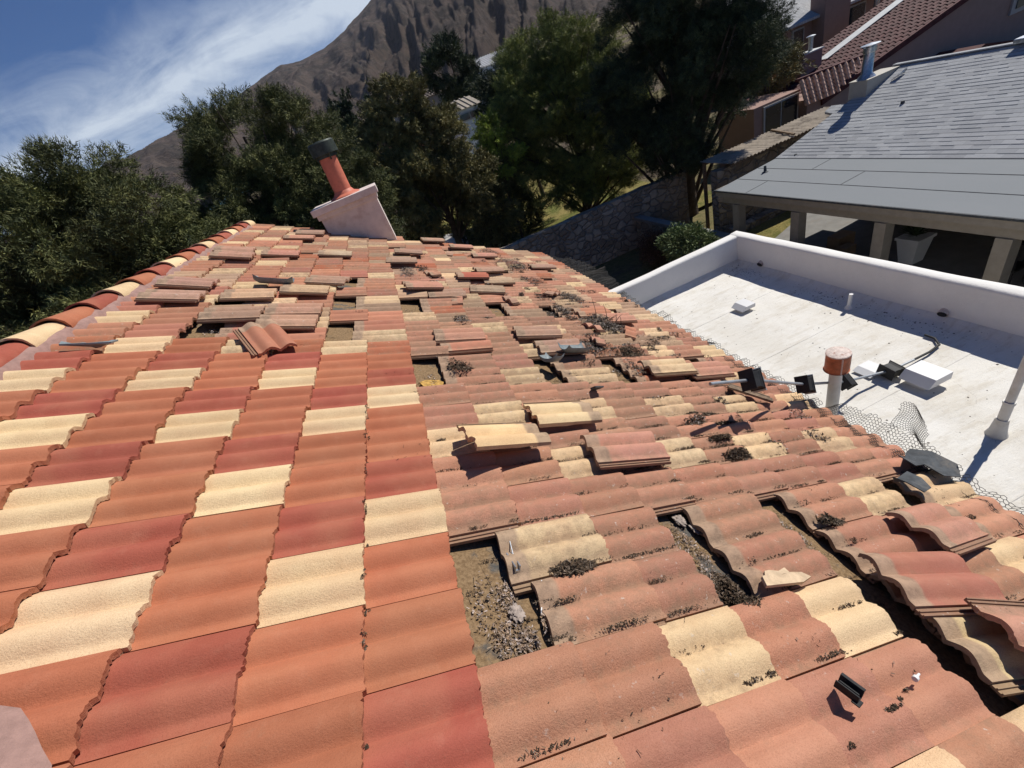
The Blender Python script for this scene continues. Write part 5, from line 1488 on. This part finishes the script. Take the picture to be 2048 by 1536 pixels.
# second tan house at the very back with grey shingles and tall chimney mass
hb = empty("far_tan_house", (36, 34, -7), "farther pinkish stucco house with grey shingle roof and a tall chimney block", "house")
def ray_pt(px, py, Y):
    d = RW.T @ np.array([(px - 1024) / 822.08, (py - 768) / 822.08, 1.0]); t_ = (Y - CW[1]) / d[1]
    return CW + d * t_
mb = MB(); mb.box(31.4, 30.0, -9, 56, 42, -0.95); mb.build("house_wall", M['pink_wall'], hb)
mb = MB(); mb.box(33.95, 29.0, -9, 36.1, 30.2, 3.2); mb.build("chimney", M['pink_wall'], hb)
mb = MB()
mb.add([(30.8, 29.4, -.95), (56, 29.4, -1.1), (56, 36, 2.4), (30.8, 36, 2.4), (30.8, 29.4, -1.1), (56, 29.4, -1.25), (56, 42.6, -1.1), (30.8, 42.6, -1.1)], [(0, 1, 2, 3), (3, 2, 6, 7), (0, 4, 5, 1), (0, 3, 7)])
mb.build("roof", M['shingle'], hb)
for (x0_, x1_, z0_, z1_) in ((32.2, 33.2, -2.4, -1.3), (36.9, 38.6, -3.2, -1.3)):
    mb = MB(); mb.box(x0_, 29.9, z0_, x1_, 29.997, z1_); wo = mb.build("window", M['frame'], hb)
    mb = MB(); mb.box(x0_ + .1, 29.86, z0_ + .1, x1_ - .1, 29.899, z1_ - .1); g = mb.build("pane", M['glass'], None); g.parent = wo; g.location = -Vector(hb.location)
mb = MB(); mb.tube([(38.3, 28.9, -3.2), (38.3, 28.9, -1.0)], .16, 14); mb.tube([(38.3, 28.9, -.95), (38.3, 28.9, -.87)], .32, 16); mb.build("flue_pipe", M['galv'], hb, smooth=True, angle=35)

# ---------------------------------------------------------------- mountain
def mountain():
    sil = [(40, 1.0), (50, 2.5), (57, 5.0), (61, 8.5), (67, 12.2), (71, 13.6), (76, 14.3), (80, 13.6), (82.9, 12.25), (86.6, 10.95), (89.2, 10.3), (92.2, 10.05), (94.2, 10.2), (96.7, 9.7), (100.2, 9.0), (105.7, 8.25), (108.8, 7.9), (111.4, 7.4), (112.7, 7.6), (116, 6.6), (122, 5.0), (135, 2.5)]
    A = np.array([a for a, e in sil]); E = np.array([e for a, e in sil])
    na, nr = 640, 200
    azs = np.linspace(40, 135, na); V = np.zeros((na, nr, 3))
    R0, R1 = 330.0, 2300.0
    for a, az in enumerate(azs):
        el = np.interp(az, A, E); ca, sa = math.cos(math.radians(az)), math.sin(math.radians(az))
        rs = 1750 - 500 * max(0, min(1, (az - 95) / 15.0)) * 1.0      # the ridge comes closer on the left
        hs = rs * math.tan(math.radians(el))
        for k in range(nr):
            s = k / (nr - 1); r_ = R0 + (R1 - R0) * s ** 1.15
            u = (r_ - R0) / (rs - R0)
            if u <= 1: prof_ = 0.05 * u + 0.95 * (u ** 1.35)
            else: prof_ = 1.0 - 0.75 * (u - 1) ** 1.1
            x, y = r_ * ca, r_ * sa
            # gullies fan out down the slope
            wv = mnoise.fractal((az * 0.09, u * 1.3, 5.0), 0.9, 2, 3)
            w2 = mnoise.noise((az * 0.35, u * 3.1, 15.0))
            g1 = mnoise.ridged_multi_fractal(((az + 5.5 * wv + 4.0 * u) * 0.17, u * 1.15 + 0.3 * w2, 1.0), 0.95, 2.15, 5, 1.0, 2.0) * 0.62
            g2 = mnoise.ridged_multi_fractal(((az + 2.0 * w2) * 0.55, u * 3.0 + 0.5 * wv, 2.0), 0.9, 2.1, 3, 1.0, 2.0) * 0.5
            g3 = mnoise.fractal((x * 0.012, y * 0.012, 0), 0.9, 2.1, 5)
            amp = math.sin(min(1, max(0, u)) * math.pi) ** 0.9 if u < 1 else 0.0
            h = hs * prof_ + amp * hs / 300 * (50 * (g1 - 0.6) + 15 * (g2 - 0.5)) + (3 + 13 * amp) * g3 * min(1, u * 3)
            V[a, k] = (x, y, h + 14 * (1 - min(1, u * 4)))
    F = [(a * nr + b, a * nr + b + 1, (a + 1) * nr + b + 1, (a + 1) * nr + b) for a in range(na - 1) for b in range(nr - 1)]
    o = trimesh("mountain", V.reshape(-1, 3), F, M['rock'])
    o.data.polygons.foreach_set("use_smooth", [True] * len(o.data.polygons))
    tag(o, kind="structure")
mountain()

# ---------------------------------------------------------------- trees
def pdir(px, py):
    d = RW.T @ np.array([(px - 1024) / 822.08, (py - 768) / 822.08, 1.0]); return d / np.linalg.norm(d)
def at(az, D, el):
    a, e = math.radians(az), math.radians(el)
    return np.array([CW[0] + D * math.cos(a), CW[1] + D * math.sin(a), CW[2] + D * math.tan(e)])

def pine(name, base, lobes, label, cat="tree", cols=((0.050, 0.062, 0.024), (0.085, 0.095, 0.034), (0.030, 0.042, 0.018)), seed=1, density=1.0, leaf=(0.105, 0.0165), tuft=0.23, group=None, trunk_r=0.22, limbs=True, spray=32, up=0.12):
    """lobes: (centre, (rx, ry, rz)) ellipsoids of foliage; sprays of needles gather in tufts spread through each lobe"""
    r = np.random.RandomState(seed)
    root = empty(name, (base[0], base[1], base[2]), label, cat, group)
    cen = np.mean([l[0] for l in lobes], 0)
    top = max(l[0][2] + l[1][2] * 0.5 for l in lobes)
    mb = MB()
    b = Vector(base); tp_ = Vector((cen[0], cen[1], top))
    pts = [b + (tp_ - b) * s + Vector((0.18 * math.sin(4 * s + seed), 0.15 * math.cos(3 * s + seed), 0)) * s for s in np.linspace(0, 0.94, 9)]
    mb.tube(pts, [trunk_r * (1 - 0.82 * s) * (1.25 if s < 0.06 else 1) for s in np.linspace(0, 1, 9)], 10)
    tips = []
    for (c, rad) in lobes:
        c = np.array(c); 
        nl = 4 if limbs else 2
        for k in range(nl):
            d = r.randn(3); d[2] = abs(d[2]) * 0.5 - 0.1; d /= np.linalg.norm(d)
            e = Vector(c + d * np.array(rad) * 0.85)
            s0 = min(0.9, max(0.12, (e.z - b.z) / (tp_.z - b.z + 1e-6) - 0.22 - 0.1 * r.rand()))
            q = pts[int(s0 * 8)]
            midp = q.lerp(e, 0.55) + Vector((0, 0, -0.1 + 0.3 * r.rand()))
            mb.tube([q, midp, e], [trunk_r * 0.35 * (1 - s0 * .5), trunk_r * 0.2 * (1 - s0 * .5), 0.012], 6)
            tips.append((np.array(midp), np.array(e)))
    mb.build("trunk", M['trunk'], root, smooth=True, angle=60)
    TV = []; TC = []
    for (c, rad) in lobes:
        c = np.array(c); rad = np.array(rad)
        area = 4 * math.pi * ((rad[0] * rad[1]) ** 1.6 / 3 + (rad[0] * rad[2]) ** 1.6 / 3 + (rad[1] * rad[2]) ** 1.6 / 3) ** (1 / 1.6)
        nt = int(area * 26 * density / (tuft / 0.30) ** 2)
        nb_ = max(10, int(area * 0.75 / (tuft / 0.30) ** 1.2))
        d = r.randn(nb_, 3); d /= np.linalg.norm(d, axis=1)[:, None]
        off = np.array([0.86 + 0.34 * mnoise.fractal((float(q[0]) * 1.6 + seed, float(q[1]) * 1.6, float(q[2]) * 1.6), 0.8, 2, 3) for q in d])
        BC = c + d * rad * (off * (0.62 + 0.38 * r.rand(nb_) ** 0.6))[:, None]
        bi = r.randint(nb_, size=nt)
        bs = (0.36 + 0.34 * r.rand(nb_)) * (tuft / 0.30) ** 0.7
        e = r.randn(nt, 3); e /= np.linalg.norm(e, axis=1)[:, None]
        P0 = BC[bi] + e * (bs[bi] * r.rand(nt) ** 0.45)[:, None] * np.array([1.15, 1.15, 0.72])
        d = d[bi] * 0.6 + e * 0.5
        d /= np.linalg.norm(d, axis=1)[:, None]
        # a thin scatter inside keeps the crown from being hollow
        base_c = np.array(cols)[r.choice(len(cols), len(P0), p=[0.45, 0.33, 0.22][:len(cols)] if len(cols) == 3 else None)]
        clump = np.array([mnoise.noise((float(q[0]) * 0.7, float(q[1]) * 0.7, float(q[2]) * 0.7 + 5 + seed)) for q in P0])
        base_c = base_c * ((1 + 0.30 * clump) * (0.75 + 0.5 * r.rand(nb_))[bi])[:, None] * (0.8 + 0.4 * r.rand(len(P0)))[:, None]
        ax = d + np.array([0, 0, up]) + r.randn(len(P0), 3) * 0.45; ax /= np.linalg.norm(ax, axis=1)[:, None]
        for s in range(spray):
            along = r.rand(len(P0))
            nd = ax * (0.45 + 0.7 * along)[:, None] + r.randn(len(P0), 3) * 0.55; nd /= np.linalg.norm(nd, axis=1)[:, None]
            p = P0 + ax * (tuft * (along - 0.3))[:, None] + r.randn(len(P0), 3) * tuft * 0.16
            sd = np.cross(nd, r.randn(len(P0), 3)); sd /= np.linalg.norm(sd, axis=1)[:, None] + 1e-9
            L = leaf[0] * (0.7 + 0.6 * r.rand(len(P0)))[:, None]; w = leaf[1] * (0.7 + 0.6 * r.rand(len(P0)))[:, None]
            tri = np.stack([p - sd * w * .5, p + sd * w * .5, p + nd * L], 1)
            TV.append(tri.reshape(-1, 3)); TC.append(np.repeat(base_c * (0.85 + 0.3 * r.rand(len(P0)))[:, None], 3, 0))
    TV = np.concatenate(TV); TC = np.clip(np.concatenate(TC), 0.004, 1)
    F = np.arange(len(TV)).reshape(-1, 3)
    trimesh("crown", TV, F, M['leaf'], TC, parent=root)
    return root

GRN = ((0.088, 0.100, 0.032), (0.145, 0.150, 0.048), (0.050, 0.062, 0.024))
OLV = ((0.165, 0.150, 0.055), (0.22, 0.19, 0.075), (0.09, 0.092, 0.040))
DRK = ((0.042, 0.058, 0.026), (0.070, 0.088, 0.036), (0.026, 0.038, 0.019))
def ground_under(p): return (p[0], p[1], gz(p[0], p[1]) - 0.1)
TG = "pines around the garden"
# T1: big pine at the left edge
c = at(121, 14.5, 1.0)
pine("pine_tree", ground_under(c), [(at(124, 14.5, 3.0), (3.2, 3.0, 1.8)), (at(116.5, 14.0, 3.8), (1.9, 2.0, 1.6)), (at(128, 14, -5), (3.0, 2.6, 2.4)), (at(118.5, 13.5, -6), (2.3, 2.3, 2.4)), (at(113.0, 14.0, -4), (1.6, 1.7, 2.0)), (at(122, 13.5, -17), (2.8, 2.2, 2.0)), (at(113, 13.8, -15), (1.5, 1.6, 1.4)), (at(130, 12.5, -22), (2.0, 1.6, 1.6))], "huge dark green pine filling the left edge behind the ridge caps", density=1.5, seed=11, cols=GRN, group=TG)
# T2: pine behind the ridge, left of the chimney
c = at(101, 17, 0)
pine("pine_tree", ground_under(at(104, 16.5, 0)), [(at(101.5, 17, 5.4), (2.1, 2.0, 1.25)), (at(106.0, 16.6, 1.2), (1.7, 1.7, 1.6)), (at(96.5, 17, 3.2), (1.7, 1.7, 1.5)), (at(101, 16.2, -1.5), (2.4, 2.0, 1.8)), (at(95.0, 16.5, -3), (1.9, 1.8, 2.0)), (at(107, 16, -5), (1.6, 1.5, 1.4)), (at(98, 16, -8.5), (2.4, 1.8, 1.5))], "broad dense green pine behind the ridge, directly left of the chimney", density=1.35, seed=12, cols=GRN, group=TG)
# T3: olive round tree right of the chimney
pine("round_tree", ground_under(at(84, 22, 0)), [(at(84.8, 22, 2.6), (1.7, 1.7, 1.35)), (at(87.6, 21.6, -1.4), (1.7, 1.6, 1.7)), (at(82.6, 21.8, -1.6), (1.7, 1.6, 1.8)), (at(85, 21, -5.6), (2.3, 1.8, 1.8)), (at(80.0, 21.6, -6), (1.4, 1.4, 1.5))], "rounded olive-brown tree just right of the chimney, before the mountain", seed=13, cols=OLV, leaf=(0.12, 0.035), group=TG)
# T4: big pine centre right
pine("pine_tree", ground_under(at(66.5, 26, 0)), [(at(67.4, 26.0, 1.9), (2.66, 2.54, 1.85)), (at(64.2, 25.5, 0.8), (2.32, 2.32, 1.97)), (at(69.8, 25.5, -0.4), (2.20, 2.20, 1.74)), (at(66.0, 25.5, -1.5), (3.36, 2.78, 2.32)), (at(62.9, 25.0, -4.8), (2.21, 2.21, 2.09)), (at(68.5, 25.0, -6.6), (2.91, 2.33, 1.74)), (at(64.2, 24.5, -9.0), (2.33, 2.10, 1.63)), (at(73.2, 25.5, -4.5), (1.74, 1.62, 1.74)), (at(60.3, 25.0, -4.0), (1.16, 1.16, 1.28)), (at(63.0, 23.1, -11.5), (1.89, 1.53, 1.18)), (at(67.5, 24.0, -11.0), (1.99, 1.64, 1.05)), (at(59.8, 23.5, -8.5), (1.53, 1.41, 1.18))], "tall green pine with pale bare limbs, in front of the stone-walled lawn, centre right", seed=14, cols=((0.17, 0.195, 0.050), (0.27, 0.285, 0.075), (0.095, 0.115, 0.038)), group=TG, trunk_r=0.28)
# T5: very large dark conifer
pine("dark_pine", ground_under(at(54.5, 21.0, 0)), [(at(54.2, 22, 9), (2.7, 2.6, 3.0)), (at(50.6, 21.5, 9), (2.3, 2.3, 2.3)), (at(54.8, 21.5, 2.5), (2.6, 2.6, 2.6)), (at(51.2, 20.5, 3), (2.2, 2.2, 2.1)), (at(57, 21, -3.5), (2.4, 2.2, 1.9)), (at(50.0, 20.5, -3.0), (2.2, 2.0, 1.7)), (at(48.2, 20.5, 1.4), (1.0, 1.0, 1.5)), (at(48.8, 20.3, -4.6), (1.3, 1.2, 1.0)), (at(53.5, 20.5, -8), (2.3, 1.9, 1.0)), (at(58.0, 20.0, -9.0), (1.8, 1.4, 1.2)), (at(54.5, 20.0, -11.0), (1.5, 1.3, .8)), (at(60.5, 20.5, -3.5), (1.2, 1.2, 1.4))], "very large almost black conifer reaching out of the top of the picture", seed=15, cols=DRK, group=TG, trunk_r=0.34, density=1.15)
# smaller ones
pine("young_tree", ground_under(at(75.6, 24, 0)), [(at(75.6, 24, -2.4), (0.75, 0.75, 0.9)), (at(75.4, 24, -5.2), (1.1, 1.0, 1.1))], "bright yellow-green young tree between the olive tree and the tall pine", seed=16, cols=((0.24, 0.30, 0.05), (0.32, 0.38, 0.07), (0.16, 0.20, 0.045)), leaf=(0.10, 0.04), trunk_r=0.08)
pine("far_tree", ground_under(at(77.6, 60, 0)), [(at(77.8, 60, 4.6), (3.2, 3.0, 3.0)), (at(77.2, 60, 1.6), (2.8, 2.4, 2.0))], "dark round-topped tree on the hillside at the foot of the mountain", seed=17, cols=DRK, leaf=(0.45, 0.10), tuft=0.8, trunk_r=0.3, density=1.3)
for (az, D, e0, e1, lab, sd) in ((91.2, 38, -2, 4.9, "leftmost of three pointed cypresses behind the chimney", 21), (90.4, 38.5, -2, 5.5, "middle one of three pointed cypresses behind the chimney", 22), (89.7, 39, -2, 5.7, "rightmost and tallest of three pointed cypresses behind the chimney", 23), (86.6, 40, 1, 5.4, "lone thin cypress above the olive-brown tree", 24)):
    n = 6; D_ = D
    lob = [(at(az, D_, e0 + (e1 - e0) * s), (0.55 * (1.1 - s), 0.55 * (1.1 - s), 0.8)) for s in np.linspace(0.05, 0.95, n)]
    pine("cypress", ground_under(at(az, D_, 0)), lob, lab, cat="cypress", seed=sd, cols=DRK, leaf=(0.25, 0.07), tuft=0.3, trunk_r=0.1, limbs=False, group="pointed cypresses", up=1.5)
# filler trees behind the first row, each its own
fills = [(72.8, 27, -8.0, 1.5, "dark leafy tree on the sunlit lawn left of the tall pine", GRN), (78.8, 23.5, -10.5, 1.5, "dark tree low behind the far roof edge, right of the chimney", OLV), (110.5, 24, -5, 2.6, "dark tree filling the dip between the two big left pines", DRK), (92.2, 27, -2.5, 2.2, "dark tree behind the chimney flue", OLV), (88.5, 28, -7, 2.6, "dark tree just right of the chimney box", GRN), (79.6, 29, -6.0, 1.7, "dark tree below the white hillside house", DRK),
         (71.5, 33, 1.2, 2.4, "dark bushy tree left of the tall pine, on the slope", DRK), (76.5, 31, -8.5, 1.6, "dark shrub-like tree on the far lawn", OLV), (118, 25, -9, 3.4, "shaded tree seen under the left pine", GRN), (103, 26, -12, 2.6, "shaded tree behind the ridge line", DRK), (46.0, 30, -6.0, 1.6, "small lit tree beside the tan house wing", OLV)]
for q, (az, D, el, rr_, lab, cc_) in enumerate(fills):
    pine("garden_tree", ground_under(at(az, D, 0)), [(at(az, D, el), (rr_, rr_, rr_ * .85)), (at(az + 1.8, D - .5, el - 5), (rr_ * .8, rr_ * .8, rr_ * .7))], lab, seed=40 + q, cols=cc_, leaf=(0.20, 0.05), tuft=0.45, density=1.0, trunk_r=0.15, group="trees behind the first row")
# shrubs by the garden wall
def shrub(name, c, rad, label, cols, seed, leaf):
    r = np.random.RandomState(seed); root = empty(name, (c[0], c[1], gz(c[0], c[1])), label, "shrub")
    mb = MB()
    for k in range(9):
        a = r.rand() * 6.28; e = np.array(c) + np.array([math.cos(a), math.sin(a), .6]) * np.array(rad) * .7
        mb.tube([(c[0], c[1], gz(c[0], c[1])), tuple(e)], [.03, .008], 5)
    mb.build("stems", M['trunk'], root)
    n = 9000; d = r.randn(n, 3); d /= np.linalg.norm(d, axis=1)[:, None]
    off = np.array([0.8 + 0.45 * mnoise.noise((float(q[0]) * 2.5, float(q[1]) * 2.5, float(q[2]) * 2.5 + seed)) for q in d])
    p = np.array(c) + d * np.array(rad) * (r.rand(n) ** .4 * off)[:, None]
    nd = d + r.randn(n, 3) * .7; nd /= np.linalg.norm(nd, axis=1)[:, None]; sd = np.cross(nd, r.randn(n, 3)); sd /= np.linalg.norm(sd, axis=1)[:, None]
    L, w = leaf
    V = np.stack([p, p + nd * L * .5 + sd * w * .5, p + nd * L, p + nd * L * .5 - sd * w * .5], 1).reshape(-1, 3)
    C = np.repeat(np.array(cols)[r.randint(len(cols), size=n)] * (0.7 + .6 * r.rand(n))[:, None], 4, 0)
    trimesh("foliage", V, np.arange(4 * n).reshape(-1, 4), M['leaf'], C, parent=root)
shrub("brown_shrub", (9.0, 12.9, -4.7), (0.75, 0.8, 0.75), "reddish-brown bare shrub before the stone wall, left of the green shrub", [(0.10, 0.055, 0.035), (0.14, 0.08, 0.05), (0.05, 0.03, 0.02)], 3, (0.08, 0.02))
shrub("green_shrub", (8.7, 10.6, -4.0), (0.75, 1.3, 0.7), "glossy green oleander-like shrub rising above the white parapet", [(0.12, 0.17, 0.06), (0.20, 0.24, 0.10), (0.07, 0.10, 0.04)], 4, (0.13, 0.035))

# ---------------------------------------------------------------- hillside houses
def hill_house(az, D, el, w, d, h, rz, label, wallc, roofc, roof='gable', nwin=2):
    c = at(az, D, el); z0 = c[2] - h * 0.55
    root = empty("hillside_house", (c[0], c[1], z0), label, "house", "houses on the hillside", rz)
    def loc(m_): return m_
    mb = MB(); mb.box(-w / 2, -d / 2, -3, w / 2, d / 2, h * .62)
    def addp(mb, name, m_, parent=root, **k):
        o = mb.build(name, m_, None, **k); o.parent = parent; return o
    addp(mb, "house_wall", simple("wall_paint", wallc, .04, 1, .8, 0))
    mb = MB(); o = .3; z = h * .62
    mb.add([(-w / 2 - o, -d / 2 - o, z), (w / 2 + o, -d / 2 - o, z), (w / 2 + o, d / 2 + o, z), (-w / 2 - o, d / 2 + o, z), (-w / 2 - o, 0, h), (w / 2 + o, 0, h)], [(0, 1, 5, 4), (2, 3, 4, 5), (0, 4, 3), (1, 2, 5), (0, 3, 2, 1)])
    n = int(w / .5)
    for k in range(n): x = -w / 2 + (k + .5) * w / n; mb.obox((x, -d / 2 - o, z + .05), (x, 0, h + .05), .10, .08)
    addp(mb, "roof", simple("roof_paint", roofc, .1, 1, .8, 0))
    for k in range(nwin):
        x = -w / 2 + (k + .5) * w / nwin
        mb = MB(); mb.box(x - .6, -d / 2 - .05, .4, x + .6, -d / 2 - .002, h * .5); f = addp(mb, "window", M['frame'])
        mb = MB(); mb.box(x - .5, -d / 2 - .09, .5, x + .5, -d / 2 - .052, h * .5 - .1); addp(mb, "pane", M['glass'], parent=f)
hill_house(78.1, 46, 0.7, 2.3, 2.6, 2.2, .35, "small white hillside house with ribbed pale roof, right of the olive tree", (.62, .64, .66), (.30, .26, .21))
hill_house(73.2, 95, 3.4, 7, 6, 4.5, .2, "long white house higher on the hillside beside the tall pine", (.65, .65, .65), (.45, .45, .45), nwin=3)
hill_house(75.0, 100, 2.6, 5, 5, 4, -.3, "pinkish house with red roof left of the long white hillside house", (.5, .4, .36), (.30, .10, .07))
hill_house(89.0, 40, -1.3, 5.0, 5, 4.0, .5, "house corner with red tiled roof showing between trees right of the flue", (.4, .3, .26), (.34, .13, .10))
hill_house(81.8, 75, 2.9, 8, 6, 4, .3, "low brown-roofed house at the mountain's foot above the olive tree", (.28, .23, .2), (.16, .13, .11))

# ---------------------------------------------------------------- air: thin haze that greys the mountain
hm = bpy.data.materials.new("thin_air"); hm.use_nodes = True
hn = hm.node_tree.nodes; hn.clear()
ho_ = hn.new("ShaderNodeOutputMaterial"); pv = hn.new("ShaderNodeVolumePrincipled")
pv.inputs["Color"].default_value = (0.85, 0.87, 1.0, 1); pv.inputs["Density"].default_value = 0.00005; pv.inputs["Anisotropy"].default_value = 0.0
hm.node_tree.links.new(pv.outputs[0], ho_.inputs["Volume"])
mb = MB(); mb.box(-2450, -120, -320, 2450, 2500, 760)
tag(mb.build("haze", hm, None), kind="stuff")
